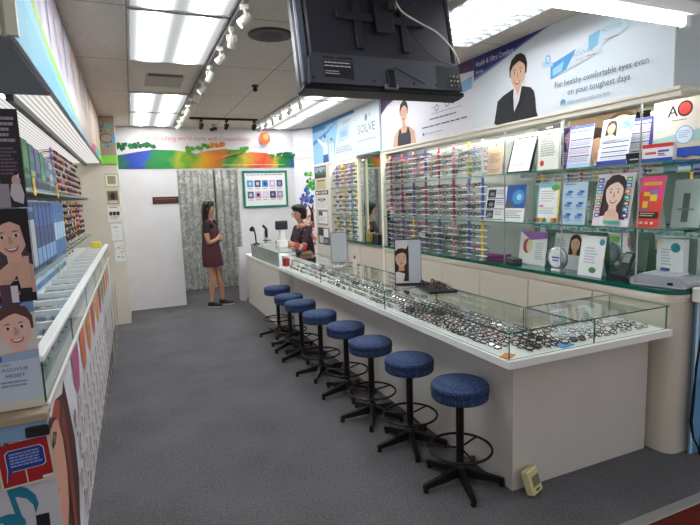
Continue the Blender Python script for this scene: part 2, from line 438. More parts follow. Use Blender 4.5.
def troffer(cx, cy, label):
    t = empty('ceiling_light', (cx, cy, ZC), label, 'ceiling light', 'recessed fluorescent ceiling lights')
    b = MB(); W, H = 0.295, 0.585
    for x0, x1, y0, y1 in ((-W, -W + .016, -H, H), (W - .016, W, -H, H), (-W, W, -H, -H + .016), (-W, W, H - .016, H)):
        b.rbox(x0, x1, y0, y1, -0.014, 0.002, FR, 0.003)
    b.build('frame', t)
    MB().box(-W + .014, W - .014, -H + .014, H - .014, -0.006, 0.0, DIFF).build('diffuser', t)
    return t
troffer(0.368, 2.73, 'ceiling light panel closest to the shop front, above the left shelves')
troffer(0.368, 3.92, 'bright ceiling light panel just in front of the air vent')
troffer(0.368, 6.32, 'ceiling light panel just behind the air vent')
troffer(0.368, 7.52, 'ceiling light panel meeting the back banner beside the spotlight track')
troffer(2.16, 5.12, 'ceiling light panel mostly hidden behind the hanging television')
troffer(2.16, 6.32, 'ceiling light panel above the blue poster of two people in white')
troffer(2.16, 7.52, 'ceiling light panel touching the orange sun of the back banner')
def louvre(cx, cy, label):
    t = empty('louvre_light', (cx, cy, ZC), label, 'ceiling light')
    W, H = 0.295, 0.585; b = MB()
    for x0, x1, y0, y1 in ((-W, -W + .016, -H, H), (W - .016, W, -H, H), (-W, W, -H, -H + .016), (-W, W, H - .016, H)):
        b.rbox(x0, x1, y0, y1, -0.05, 0.002, FR, 0.003)
    b.build('frame', t)
    MB().box(-W + .01, W - .01, -H + .01, H - .01, -0.004, 0, C('#e6e6e4', 0.4)).build('reflector', t)
    for x in (-.14, 0, .14): MB().cyl((x, -.56, -.022), (x, .56, -.022), 0.013, TUBE, 10).build('fluorescent_tube', t)
    g = MB(); m = C('#aab4c0', 0.4)
    for i in range(1, 12): y = -H + 2 * H * i / 12; g.box(-W + .016, W - .016, y - .004, y + .004, -.047, -.03, m)
    for x in (-.07, .07): g.box(x - .006, x + .006, -H + .016, H - .016, -.047, -.03, m)
    g.build('louvre_grid', t)
louvre(2.16, 2.73, 'ceiling light with egg-crate louvre beside the purple and blue wall board')
t = empty('ceiling_light', (1.25, 8.9, 2.6), 'added unseen ceiling light in the fitting room to brighten the lace curtain', 'ceiling light')  # unseen lamp, added so the curtain is not dark
MB().rbox(-.3, .3, -.3, .3, -.02, 0, FR, .003).build('frame', t); MB().box(-.28, .28, -.28, .28, -.024, -.0205, emit_mat('curtain_fill_lamp', (1, .98, .94, 1), 8)).build('diffuser', t)
# batten lamp at the shop front
t = empty('batten_light', (1.78, 1.62, 2.42), 'long white batten tube light hanging above the wide wall board', 'tube light')
MB().rbox(-.66, .66, -.05, .03, -.055, 0.0, C('#eef2ee', 0.4), 0.006).build('housing', t)
MB().cyl((-.6, -.01, -.085), (.6, -.01, -.085), .0145, TUBE, 14).build('fluorescent_tube', t)
for s in (-1, 1):
    MB().rbox(s * .62 - .022, s * .62 + .022, -.025, .005, -.105, -.05, C('#e5efe9', 0.4), .004).build('lamp_holder', t)
    MB().cyl((s * .45, -.01, 0), (s * .45, -.01, ZC - 2.42), .006, FR, 8).build('hanger', t)
# light box in the underside of the left bulkhead
def ribbed():
    m, nt, b, o = new_mat('ribbed_lit_panel'); nt.nodes.remove(b); L = nt.links
    tc = nt.nodes.new('ShaderNodeTexCoord')
    w = nt.nodes.new('ShaderNodeTexWave'); w.bands_direction = 'X'; w.inputs['Scale'].default_value = 12; L.new(tc.outputs['Object'], w.inputs['Vector'])
    k = nt.nodes.new('ShaderNodeMapRange'); k.inputs[3].default_value = 0.3; k.inputs[4].default_value = 0.58; L.new(w.outputs['Fac'], k.inputs[0])
    e = nt.nodes.new('ShaderNodeEmission'); e.inputs['Color'].default_value = (1, .97, .93, 1); L.new(k.outputs[0], e.inputs['Strength']); L.new(e.outputs[0], o.inputs['Surface'])
    return m
RIB = ribbed()
t = empty('canopy_light', (-0.63, 5.1, 2.15), 'long ribbed light panel in the underside of the left sign box', 'light panel')
MB().box(-.28, .125, -2.2, 2.2, -.006, 0, RIB).build('ribbed_diffuser', t)
MB().rbox(.125, .16, -2.2, 2.2, -.042, 0.0, C('#6b6670', .4), .004).build('rail', t)
MB().box(.16, .305, -2.2, 2.2, -.006, 0, RIB).build('ribbed_diffuser', t)
MB().box(-.3, .315, -2.235, -2.2, -.01, 0, C('#8d8f92', .4)).build('end_strip', t)
struct('trim_6', MB().box(XL, -0.318, 1.99, 2.86, 2.138, 2.15, C('#7d7c86', 0.5, noise=.03)))
# ------------------------------------------------------------------ spotlights on tracks
TRW = C('#dcd8cc', 0.4)
tag(MB().rbox(0.672, 0.706, 2.0, 7.55, ZC - .03, ZC, C('#8f8d8c', .4), .003).build('spotlight_track'), 'long lighting track running into the shop beside the left light panels', 'lighting track')
tag(MB().rbox(1.80, 1.834, 5.2, 7.9, ZC - .03, ZC, C('#b5b2ac', .4), .003).build('spotlight_track'), 'lighting track beside the ceiling lights above the service counter', 'lighting track')
tag(MB().rbox(0.82, 1.75, 7.24, 7.27, ZC - .028, ZC, BLACK, .003).build('spotlight_track'), 'short black lighting track across the ceiling before the back wall', 'lighting track')
SPE = emit_mat('spot_bulb', (1, .88, .66, 1), 5)
def spot(loc, az, label, group, col=TRW, lit=True):
    t = empty('track_spotlight', loc, label, 'spotlight', group, az)
    MB().rbox(-.016, .016, -.03, .03, -.035, 0, col, .004).cyl((0, 0, -.035), (0, 0, -.062), .008, col, 8).build('adapter', t)
    k = MB()
    for s in (-1, 1): k.box(s * .036 - .003, s * .036 + .003, -.008, .008, -.1, -.058, col)
    k.box(-.039, .039, -.008, .008, -.064, -.056, col).build('bracket', t)
    M = Matrix.Translation((0, 0, -.1)) @ Matrix.Rotation(RAD(50), 4, 'X')
    h = MB(); h.lathe([(.012, .05), (.026, .044), (.03, .0), (.032, -.05)], col, 14, M); hd = h.build('lamp_head', t)
    MB().lathe([(.005, -.051), (.026, -.0515)], SPE if lit else C('#3a3a3a', .2), 14, M).build('bulb', hd)
    t.scale = (.85, .85, .85)
for i, y in enumerate((2.55, 3.02, 3.43, 3.87, 4.42, 4.92, 5.3, 5.8, 6.2, 6.6, 7.0, 7.35)):
    spot((.689, y, ZC - .03), (-.5, .5, -.9, .3)[i % 4] + .9, 'small cream spotlight on the long track beside the light panels', 'cream spotlights on the long track')
for i, y in enumerate((5.5, 5.9, 6.3, 6.7, 7.05, 7.4)):
    spot((1.817, y, ZC - .03), (-.4, .6, .1)[i % 3], 'small cream spotlight on the track above the service counter', 'cream spotlights above the service counter', lit=False)
for x in (.97, 1.31, 1.7):
    spot((x, 7.255, ZC - .028), .3, 'small black spotlight on the short black track before the banner', 'black spotlights before the banner', BLACK, lit=False)
t = empty('dome_camera', (1.24, 5.17, ZC), 'tiny black dome camera on the plain ceiling beside the television', 'camera')
MB().lathe([(.035, 0), (.035, -.012), (.02, -.02)], BLACK, 14).build('mount', t); MB().ball((0, 0, -.04), .024, C('#0a0a0c', .1)).build('lens_dome', t)
t = empty('bullet_camera', (1.22, 7.85, ZC), 'small dark camera at the top of the back banner', 'camera', rz=.6)
MB().lathe([(.03, 0), (.03, -.012), (.01, -.016), (.01, -.06)], C('#b09060', .4), 12).build('mount', t); MB().cyl((-.05, 0, -.085), (.05, 0, -.06), .026, BLACK, 12).build('lens_barrel', t)
# round ceiling speaker
t = empty('ceiling_speaker', (.99, 3.59, ZC), 'round dark speaker grille in the ceiling beside the television', 'speaker')
MB().lathe([(.155, 0), (.155, -.008), (.135, -.012)], C('#3d3836', .5), 32).build('rim', t)
g = MB(); g.lathe([(.134, -.008), (.06, -.014), (.02, -.016)], C('#2e2a2a', .6, noise=.3, scale=300), 32)
for r in (.04, .07, .1, .12): g.tube([(r * cos(a), r * sin(a), -.0145 + (r - .03) * .045) for a in (2 * pi * i / 28 for i in range(28))], .0018, C('#4b4644', .5), 5, True)
g.build('grille', t)
# air vent
t = empty('air_vent', (.365, 5.12, ZC), 'square air conditioning vent between the ceiling light panels', 'air vent')
m = C('#cfc4b7', .6)
v = MB(); O = [(-.29, -.58), (.29, -.58), (.29, .58), (-.29, .58)]; I = [(-.16, -.42), (.16, -.42), (.16, .1), (-.16, .1)]
for i in range(4):
    a, b2, c, d = O[i], O[(i + 1) % 4], I[(i + 1) % 4], I[i]
    v.add([(a[0], a[1], -.004), (b2[0], b2[1], -.004), (c[0], c[1], -.05), (d[0], d[1], -.05)], [(0, 1, 2, 3)], m)
v.build('deflector', t)
MB().box(-.16, .16, -.42, .1, -.05, -.004, C('#b5aa9d', .6)).build('housing', t)
s = MB()
for i in range(3): s.box(-.14, .14, -.41 + i * .03, -.395 + i * .03, -.056, -.04, C('#4a4643', .5))
s.build('louvre', t)

FILL_LED = emit_mat('fill_led', (1, .98, .95, 1), 26)  # out-of-sight strips added to brighten the right shelves and far rack
for x, y0, y1, z, l in ((2.838, 1.93, 5.44, 2.118, 'added lamp strip hidden under the cream moulding to brighten the right wall shelves'), (2.838, 6.23, 7.2, 2.092, 'added lamp strip hidden above the far frame rack to brighten it')):
    t = empty('added_fill_strip', (x, y0, z), l, 'fill light')
    MB().box(-.012, .012, 0, y1 - y0, 0, .006, WHITE).build('channel', t); MB().box(-.009, .009, .01, y1 - y0 - .01, -.004, 0, FILL_LED).build('lamp', t)

t = empty('added_fill_strip', (-.524, 2.9, 2.1465), 'added lamp strip hidden behind the left rail to brighten the left shelves', 'fill light')  # out-of-sight strip added to brighten the left wall shelves
MB().box(-.008, .008, 0, 4.38, 0, .003, WHITE).build('channel', t); MB().box(-.006, .006, .01, 4.37, -.003, 0, emit_mat('fill_led_dim', (1, .98, .95, 1), 6)).build('lamp', t)
# ------------------------------------------------------------------ glass display counter
ZT0, ZT1, ZG = 0.745, 0.782, 0.922
SW = Matrix(((1, 0, 0, 0), (0, 0, 1, 0), (0, 1, 0, 0), (0, 0, 0, 1)))
t = empty('display_counter', (0, 0, 0), 'long white glass-topped display counter in front of the row of stools', 'display counter')
b = MB(); b.prism([(1.757, 2.0), (2.785, 2.0), (2.785, 2.24), (2.03, 2.24), (2.03, 5.92), (1.757, 5.92)], 0, ZT0, LAM, SW); b.build('base', t)
MB().prism([(1.61, 1.86), (2.79, 1.86), (2.79, 2.29), (2.1, 2.29), (2.1, 5.92), (1.61, 5.92)], ZT0, ZT1, C('#f1f0ec', .3), SW).build('counter_top', t)
e = .006
def pane(name, x0, x1, y0, y1, z0, z1, thin): return MB().slab(x0, x1, y0, y1, z0, z1, GLASS, GEDGE, thin).build(name, t)
g0, g1 = ZT1 + .001, ZG - .007
for y0, y1 in ((1.885, 3.2), (3.205, 4.55), (4.555, 5.9)):
    pane('front_pane', 1.627, 1.627 + e, y0, y1, g0, g1, 'x')
    pane('back_pane', 2.07, 2.07 + e, max(y0, 2.275), y1, g0, g1, 'x')
    pane('top_pane', 1.622, 2.082, y0 - .002, y1, g1, ZG, 'z')
pane('end_pane', 1.634, 2.2, 1.885, 1.885 + e, g0, g1, 'y'); pane('end_pane', 2.205, 2.775, 1.885, 1.885 + e, g0, g1, 'y')
pane('side_pane', 2.769, 2.775, 1.892, 2.268, g0, g1, 'x')
pane('return_back_pane', 2.084, 2.775, 2.268, 2.268 + e, g0, g1, 'y')
pane('top_pane', 2.084, 2.785, 1.881, 2.276, g1, ZG, 'z')
# far section: white cabinet under grey fronted case
t = empty('service_cabinet', (0, 0, 0), 'plain white cabinet with grey glass front at the far end of the counter', 'cabinet')
MB().rbox(1.6, 2.1, 5.98, 7.9, 0, .74, LAM, .004).build('body', t)
MB().rbox(1.585, 2.12, 5.97, 7.92, .74, .775, WHITE, .004).build('worktop', t)
MB().box(1.6, 1.612, 5.99, 7.5, .775, .95, C('#a3aaa6', .15, noise=.12, scale=14)).build('grey_front', t)
MB().slab(1.595, 1.92, 5.99, 7.5, .951, .958, SHELFGLASS, GEDGE).build('glass_top', t)
# ------------------------------------------------------------------ eyeglasses
def glasses_mesh(col, lens, folded, thick=.0034, shape=0):
    b = MB(); fm = C(col, .3)
    n = 14; rx, rz = ((.0265, .0165), (.027, .0195), (.028, .0145))[shape]
    for sx in (-1, 1):
        cx = sx * .034; pts = []
        for i in range(n):
            t = 2 * pi * i / n; c, s = cos(t), sin(t)
            p = .72
            pts.append((cx + rx * math.copysign(abs(c) ** p, c), 0, .024 + rz * math.copysign(abs(s) ** p, s)))
        b.tube(pts, thick, fm, 5, True)
        b.add([(x, 0, z) for x, y, z in pts], [tuple(range(n))], lens)
        h = (sx * .0635, 0, .036)
        b.cyl((sx * .058, 0, .034), h, thick, fm, 5)
        if folded:
            e = (-sx * .052, .016 + .006 * (sx > 0), .020)
            b.tube([h, (sx * .064, .012, .034), (sx * .03, .014 + .006 * (sx > 0), .030), e, (-sx * .064, e[1] + .004, .008)], thick * .8, fm, 5)
        else:
            b.tube([h, (sx * .066, .02, .036), (sx * .064, .095, .034), (sx * .06, .135, .016)], thick * .8, fm, 5)
    b.tube([(-.0085, 0, .03), (0, -.002, .034), (.0085, 0, .03)], thick, fm, 5)
    return b.mesh('eyeglasses')
GC = [('black', '#17161a', LENS, 0), ('dark brown', '#33201a', LENS, 0), ('dark red', '#6e1522', LENS, 2), ('purple', '#3d2442', LENS, 2), ('tortoiseshell', '#4d3019', LENS, 1), ('black tinted', '#121214', LENSDARK, 1)]
GL = [('silver', '#a9adb2', LENS, 2), ('clear', '#c9d2d6', LENS, 0), ('gold', '#b08f52', LENS, 1), ('brown', '#6b4a35', LENS, 0), ('grey blue', '#55708c', LENS, 2), ('black', '#222226', LENS, 2)]
def bank(L, folded, th=.0034): return [(n, glasses_mesh(c, l, folded, th, s)) for n, c, l, s in L]
CASE_D = bank(GC, True, .0036); CASE_L = bank(GL, True, .0026)
n_case = [0]
ZONES = {'corner': 'lying in rows near the front corner of the glass counter', 'middle': 'lying in the middle stretch of the long glass counter', 'far': 'lying at the far stretch of the long glass counter', 'return': 'lying in the short end of the glass counter'}
def lay(mesh, name, zone, x, y, rz, tilt):
    o = bpy.data.objects.new('eyeglasses', mesh); COL.objects.link(o)
    o.location = (x, y, ZT1 + .0035); o.scale = (.8, .8, .8); o.rotation_euler = (tilt, 0, rz)
    tag(o, name + ' framed eyeglasses ' + ZONES[zone], 'eyeglasses', name + ' eyeglasses, ' + zone + ' of the counter')
    n_case[0] += 1
R = random.Random(3)
y = 1.975
while y < 5.8:
    zone = 'corner' if y < 3.2 else ('middle' if y < 4.5 else 'far')
    dense = y < 3.2
    k = 7 if dense else 5
    for i in range(k):
        x = 1.682 + i * (.36 / (k - 1)) + R.uniform(-.006, .006)
        if dense and y < 2.02 and i in (0, 1): continue
        B = CASE_D if R.random() < (.93 if dense else .62) else CASE_L
        nm, me = B[R.choice((0, 0, 0, 1, 2, 3, 4, 5)) if B is CASE_D else R.randrange(6)]
        lay(me, nm, zone, x, y + R.uniform(-.004, .004) + .012 * (i % 2), -pi / 2 + (R.uniform(-.16, .16) if dense else R.uniform(-.25, .25)), R.uniform(-1.1, -.6))
    y += .107 if dense else .125
for j in range(5):
    for i in range(5):
        x = 2.16 + i * .126 + R.uniform(-.01, .01); y = 1.94 + j * .066
        B = CASE_L if R.random() < .5 else CASE_D
        nm, me = B[R.randrange(6)]
        lay(me, nm, 'return', x, y, R.uniform(-.25, .25), R.uniform(-1.15, -.6))
tag(MB().rbox(-.04, .04, -.027, .027, 0, .004, C('#e08a4a', .5), .001).build('price_card', loc=(1.668, 1.94, ZT1 + .001), rot=(0, 0, .5)), 'small orange card lying in the glass counter corner', 'card')
tag(MB().rbox(-.05, .05, -.03, .03, 0, .004, C('#5aa6dc', .5), .001).build('price_card', loc=(2.04, 1.935, ZT1 + .001), rot=(0, 0, .2)), 'small blue card lying in the end of the glass counter', 'card')
for i, (x, y, c, l) in enumerate(((2.33, 2.235, '#f1f1ee', 'white leaflet standing inside the short end of the glass counter'), (2.52, 2.24, '#e9ece9', 'pale leaflet standing inside the glass counter, closest to the wall cabinet'))):
    cv = Canvas(.15, .1, .002, C(c, .5)); cv.lines(.015, .13, .085, .02, 6, C('#8f989c')); cv.ell(.1, .04, .025, .02, C('#7fb28a'))
    tag(cv.put('leaflet', (x - .07, y, ZT1 + .001), 0, .25), l, 'leaflet')
# ------------------------------------------------------------------ stools
def stool_fabric():
    m, nt, b, o = new_mat('navy_flecked_fabric'); L = nt.links
    tc = nt.nodes.new('ShaderNodeTexCoord'); v = nt.nodes.new('ShaderNodeTexVoronoi'); v.inputs['Scale'].default_value = 85; v.inputs['Randomness'].default_value = .55
    L.new(tc.outputs['Object'], v.inputs['Vector'])
    r = nt.nodes.new('ShaderNodeValToRGB'); r.color_ramp.elements[0].position = .1; r.color_ramp.elements[1].position = .34
    r.color_ramp.elements[0].color = rgb('#6f88a8'); r.color_ramp.elements[1].color = rgb('#1f3560'); L.new(v.outputs['Distance'], r.inputs['Fac'])
    L.new(r.outputs['Color'], b.inputs['Base Color']); b.inputs['Roughness'].default_value = .8
    return m
NAVY = stool_fabric(); SB = C('#1c1716', .35, .3)
def make_stool():
    t = empty('bar_stool', (0, 0, 0))
    MB().lathe([(.125, .497), (.148, .499), (.154, .506), (.155, .54), (.152, .545)], NAVY, 36).lathe([(.15, .545), (.155, .55), (.156, .568), (.148, .58), (.115, .588), (.05, .592), (.01, .593)], NAVY, 36).build('seat', t)
    MB().tube([(.1545 * cos(a), .1545 * sin(a), .546) for a in (2 * pi * i / 36 for i in range(36))], .0035, C('#1a2a4a', .7), 6, True).build('piping', t)
    MB().cyl((0, 0, .075), (0, 0, .497), .022, SB, 16).lathe([(.024, .48), (.08, .491), (.08, .497)], SB, 20).lathe([(.033, .07), (.033, .115), (.024, .12)], SB, 16).build('column', t)
    fr = MB().tube([(.172 * cos(a), .172 * sin(a), .205) for a in (2 * pi * i / 40 for i in range(40))], .0075, C('#2a211d', .25, .6), 8, True)
    for k in range(3):
        a = 2 * pi * k / 3 + .4; fr.cyl((.02 * cos(a), .02 * sin(a), .205), (.17 * cos(a), .17 * sin(a), .205), .006, C('#2a211d', .25, .6), 8)
    fr.build('foot_ring', t)
    for k in range(5):
        a = RAD(-107 + 72 * k); M = Matrix.Rotation(a, 4, 'Z')
        lg = MB(); 
        sec = lambda x, w, z0, z1: [M @ Vector(p) for p in ((x, -w, z0), (x, w, z0), (x, w * .8, z1), (x, -w * .8, z1))]
        lg.loft([sec(.02, .02, .045, .1), sec(.12, .017, .033, .07), sec(.235, .013, .02, .045)], SB, False)
        lo = lg.build('leg', t); MB().lathe([(.014, 0), (.016, .006), (.013, .022)], C('#0f0f10', .5), 12, Matrix.Translation((.222 * cos(a), .222 * sin(a), 0))).build('glide', lo)
    return t
stool0 = make_stool()
SP = [(1.56, 2.195, -.02), (1.535, 2.70, -.04), (1.49, 3.17, -.2), (1.51, 3.68, .1), (1.475, 4.20, -.3), (1.475, 4.76, .2), (1.47, 5.15, .5), (1.50, 5.73, -.1)]
ORD = ['navy bar stool closest to the shop front, beside the counter corner', 'second navy bar stool counted from the counter corner', 'third navy bar stool counted from the counter corner', 'fourth navy bar stool counted from the counter corner', 'fifth navy bar stool counted from the counter corner', 'third navy bar stool counted from the far white cabinet', 'second navy bar stool counted from the far white cabinet', 'navy bar stool at the far end of the row, beside the white cabinet']
for i, (x, y, a) in enumerate(SP):
    s = stool0 if i == 0 else copy_tree(stool0)
    s.location = (x, y, 0); s.rotation_euler = (0, 0, a)
    tag(s, ORD[i], 'stool', 'navy bar stools along the counter')
# ------------------------------------------------------------------ things on and at the counter
t = empty('frame_tray', (1.96, 3.04, ZG), 'black tray of eyeglass frames lying on the glass counter top', 'tray', rz=-.25)
MB().box(-.1, .1, -.17, .17, 0, .006, C('#1b1b1f', .5)).box(-.1, -.094, -.17, .17, .006, .018, BLACK).box(.094, .1, -.17, .17, .006, .018, BLACK).box(-.1, .1, -.17, -.164, .006, .018, BLACK).box(-.1, .1, .164, .17, .006, .018, BLACK).build('tray', t)
for i in range(6):
    o = bpy.data.objects.new('spectacle_frame', (CASE_D if i % 3 else CASE_L)[i][1]); COL.objects.link(o)
    o.location = (1.96 + (-.045 if i % 2 else .045), 3.04 + (-.09, 0, .09)[i // 2] + .02, ZG + .0095); o.rotation_euler = (-.35, 0, -pi / 2 - .25)
    tag(o, (CASE_D if i % 3 else CASE_L)[i][0] + ' eyeglasses lying in the black tray on the counter', 'eyeglasses', 'eyeglasses in the black tray')
# table mirror with a picture half
t = empty('counter_display', (1.885, 3.3, ZG), 'standing panel on the counter with a long-haired woman on its left half', 'display stand', rz=-.42)
cv = Canvas(.19, .335, .012, C('#c9ced6', .25), BLACK)
cv.rect(0, .09, 0, .335, C('#dcd9d8'))
cv.face(.045, .19, .06, style='long', hair='#3a211a', smile=False)
cv.poly([(.06, .02), (.1, .02), (.098, .3), (.075, .26), (.085, .15)], C('#3a1d16')); cv.rect(.1, .19, 0, .335, C('#c5cad4', .2))
cv.build('panel', t, (-.095, 0, .012), (.06, 0, 0))
f = MB(); f.box(-.1, -.095, -.004, .014, .008, .35, BLACK).box(.095, .1, -.004, .014, .008, .35, BLACK).box(-.1, .1, -.006, .016, .0, .016, BLACK).box(-.1, .1, -.004, .014, .345, .352, BLACK); f.build('frame', t)
MB().box(-.06, .06, -.04, .09, 0, .004, BLACK).build('foot', t)
t = empty('table_mirror', (1.86, 4.62, ZG), 'small grey table mirror standing on the far part of the glass counter', 'mirror', rz=-.5)
MB().rbox(-.085, .085, 0, .012, .03, .34, C('#8b8d90', .4), .004).build('frame', t)
MB().box(-.075, .075, -.002, 0, .04, .33, C('#cfd6d6', .08, .85)).build('mirror_glass', t)
MB().cyl((0, .006, .0), (0, .006, .04), .01, CHROME, 12).lathe([(.07, 0), (.07, .006), (.02, .012)], CHROME, 20).build('stand', t)
t = empty('cleaner_bottle', (1.95, 4.45, ZG), 'tiny red and white bottle beside the grey table mirror', 'bottle')
MB().lathe([(.016, 0), (.018, .005), (.018, .07), (.008, .085)], C('#e8e6e4', .3), 14).build('body', t); MB().lathe([(.01, .085), (.01, .11), (.006, .115)], C('#c3332f', .4), 12).build('cap', t)
# intercom leaning at the counter foot
t = empty('doorbell_unit', (1.845, 1.93, 0), 'small cream plastic doorbell unit leaning on the foot of the counter', 'doorbell', rz=.36)
BE = C('#d8cf9a', .45)
Mx = Matrix.Rotation(RAD(-18), 4, 'X')
MB().rbox(-.052, .052, -.03, .018, .006, .135, BE, .008, Mx).build('casing', t)
gr = MB()
for i in range(7):
    x = -.032 + i * .0105; gr.box(x, x + .004, -.032, -.029, .045 + (.004 if i % 2 else 0), .1, C('#4a4430', .6), Mx)
gr.build('grille', t); MB().box(-.02, .016, -.033, -.029, .026, .033, BLACK, Mx).build('slot', t)
# things on the far white cabinet
t = empty('microscope', (1.72, 7.0, .959), 'grey and black microscope on the far white cabinet', 'microscope')
MB().rbox(-.07, .07, -.09, .09, 0, .03, C('#d8d8d4', .4), .006).build('base', t)
MB().tube([(0, .06, .03), (0, .075, .12), (0, .05, .2), (0, 0, .22)], .022, C('#dadad6', .4), 12).build('arm', t)
MB().cyl((0, 0, .12), (0, -.01, .24), .02, DARKM, 14).cyl((0, -.01, .24), (-.05, -.03, .29), .017, BLACK, 12).build('eyepiece_tube', t)
MB().box(-.05, .05, -.06, .05, .075, .083, BLACK).build('stage', t)
t = empty('desk_lamp', (1.65, 7.36, .959), 'dark bent desk lamp standing on the far white cabinet', 'lamp')
MB().lathe([(.05, 0), (.05, .012), (.015, .02)], DARKM, 18).build('base', t)
MB().tube([(0, 0, .015), (0, .02, .12), (-.01, .03, .2), (-.04, 0, .24)], .011, DARKM, 10).build('arm', t)
MB().lathe([(.012, .04), (.02, .03), (.04, 0), (.042, -.02)], DARKM, 16, Matrix.Translation((-.05, -.01, .23)) @ Matrix.Rotation(.5, 4, 'X')).build('shade', t)
t = empty('lens_meter', (1.84, 6.62, .959), 'black screened instrument on a white stand in front of the seated woman', 'instrument')
MB().rbox(-.06, .06, -.07, .07, 0, .1, WHITE, .01).rbox(-.035, .035, -.035, .04, .1, .24, WHITE, .008).build('stand', t)
MB().rbox(-.085, .075, -.05, .02, .24, .36, C('#3a3d42', .3), .008).build('monitor', t)
tag(MB().rbox(-.035, .035, -.05, .05, 0, .1, C('#c63a33', .5), .006).build('box', loc=(1.72, 6.06, .775)), 'small red box at the near end of the far white cabinet', 'box')
tag(MB().rbox(-.05, .05, -.04, .04, 0, .07, C('#ece9e4', .5), .006).build('box', loc=(1.84, 6.05, .775)), 'small white box beside the red box on the far cabinet', 'box')
# ------------------------------------------------------------------ right wall cabinets and shelves
ZW = 1.0
ys = [1.87, 2.43, 3.03, 3.63, 4.23, 4.83, 5.45]
names = ['base cabinet with rounded end behind the short end of the glass counter', 'base cabinet, second from the rounded end, along the right wall', 'base cabinet, third from the rounded end, along the right wall', 'base cabinet behind the standing portrait panel of the counter', 'base cabinet, second from the cream upright post, along the right wall', 'base cabinet next to the cream upright post, under the frame racks']
for i in range(6):
    y0, y1 = ys[i] + .002, ys[i + 1] - .002
    t = empty('wall_cabinet', (0, 0, 0), names[i], 'cabinet', 'cream base cabinets on the right wall')
    if i == 0:
        P = [(2.82, y1), (2.82, 1.99)] + [(2.9 - .08 * cos(a), 1.95 - .08 * sin(a)) for a in (RAD(90) * k / 8 for k in range(9))] + [(3.19, 1.87), (3.19, y1)]
        MB().prism(P, 0, .925, CREAM, SW).build('body', t)
        MB().rbox(2.803, 2.8195, 2.3, y1 - .003, .06, .915, CREAM, .003).build('door', t)
    else:
        MB().box(2.82, 3.19, y0, y1, 0, .925, CREAM).build('body', t)
        MB().rbox(2.802, 2.8195, y0 + .002, y1 - .002, .06, .915, CREAM, .003).build('door', t)
P = lambda o: [(2.8 - o, 5.45), (2.8 - o, 1.98)] + [(2.9 - (.1 + o) * cos(a), 1.97 - (.1 + o) * sin(a)) for a in (RAD(90) * k / 8 for k in range(9))] + [(3.19, 1.87 - o), (3.19, 5.45)]
t = empty('wall_worktop', (0, 0, 0), 'long dark green glass worktop with cream moulding on the right wall cabinets', 'worktop')
MB().prism(P(-.006), .926, .95, CREAMT, SW).prism(P(.006), .951, .974, CREAMT, SW).build('moulding', t)
MB().prism(P(.012), .975, ZW, GWORK, SW).build('glass', t)
struct('trim_7', MB().rbox(2.79, 2.84, 5.452, 5.5, 0, 2.098, CREAMT, .004))
PALEB = C('#cfdad5', .08, .45)
# mirror back in panels
for i, (a, b) in enumerate(((1.93, 2.73), (2.735, 3.33), (3.335, 4.2), (4.205, 5.45))):
    tag(MB().box(3.14, 3.146, a, b, ZW + .001, 2.12, MIRROR if i < 2 else PALEB).build('mirror_panel'), ['mirror panel behind the calendars closest to the shop front', 'mirror panel behind the certificates on the right wall', 'mirror panel behind the tan certificate and the first frame racks', 'mirror panel behind the frame racks near the cream post'][i], 'mirror', 'mirror panels behind the right wall shelves')
for z, w in ((1.345, 'lower'), (1.735, 'upper')):
    for a, b, l in ((1.9, 3.33, 'printed cards'), (3.335, 5.45, 'frame racks')):
        tag(MB().slab(2.8, 3.085, a, b, z + .002, z + .01, SHELFGLASS, GEDGEL).build('glass_shelf'), w + ' glass shelf on the right wall carrying ' + l, 'shelf', 'glass shelves on the right wall')
for i, y in enumerate((2.135, 2.73, 3.335)):
    tag(MB().cyl((2.83, y, ZW), (2.83, y, 1.344), .006, CHROME, 10).cyl((2.83, y, 1.356), (2.83, y, 1.734), .006, CHROME, 10).cyl((2.83, y, 1.746), (2.83, y, 2.124), .006, CHROME, 10).build('shelf_upright'),
        ['thin chrome shelf upright beside the red, white and blue card', 'thin chrome shelf upright in front of the dark purple sheet', 'thin chrome shelf upright beside the black framed certificate'][i], 'shelf upright', 'chrome uprights of the right wall shelves')
# white pole, box, poster and cable at the shop front end
t = empty('white_pole', (2.955, 1.8, 0), 'white round pole standing at the end of the right wall shelves', 'pole')
MB().cyl((0, 0, 1.016), (0, 0, 2.42), .022, C('#e9e8f0', .3), 20).build('pole', t)
t = empty('socket_box', (2.93, 1.8, .93), 'white socket box with black plug on the white pole', 'socket')
MB().rbox(.0, .2, -.03, .055, 0, .085, C('#eceae8', .4), .006).build('casing', t)
MB().cyl((.045, -.03, .03), (.045, -.06, .028), .014, BLACK, 10).build('plug', t)
cb = MB()
for s in (0, 1):
    cb.tube([(2.945 + .02 * s, 1.745, .955), (2.93, 1.765, .9), (2.932 + .006 * s, 1.79, .75), (2.925 - .006 * s, 1.8, .55), (2.915 + .01 * s, 1.805, .38), (2.91 + .014 * s, 1.81, .22), (2.93, 1.8, .12), (2.965, 1.79, .06), (2.985, 1.79, .008)], .006, BLACK, 8)
tag(cb.build('power_cable'), 'twisted black power cable hanging from the socket box to the carpet', 'cable')
t = empty('blue_banner', (2.93, 1.81, 0), 'light blue banner board standing at the right edge beside the white pole', 'banner')
cv = Canvas(.5, .93, .012, C('#5f9fd2', .45)); cv.rect(0, .02, 0, .93, C('#dfe6ea')); cv.poly([(.02, .93), (.02, .6), (.3, .72), (.5, .93)], C('#86b9df')); cv.text('A', .1, .6, .12, C('#27408f')); cv.text('b', .1, .5, .1, C('#27408f'))
cv.build('board', t, (0.02, 0.02, 0.001))
MB().tube([(.075, .0, .42), (.06, 0, .45), (.11, 0, .46), (.11, 0, .43), (.085, 0, .36), (.085, 0, .02)], .006, BLACK, 8).build('hook', t)
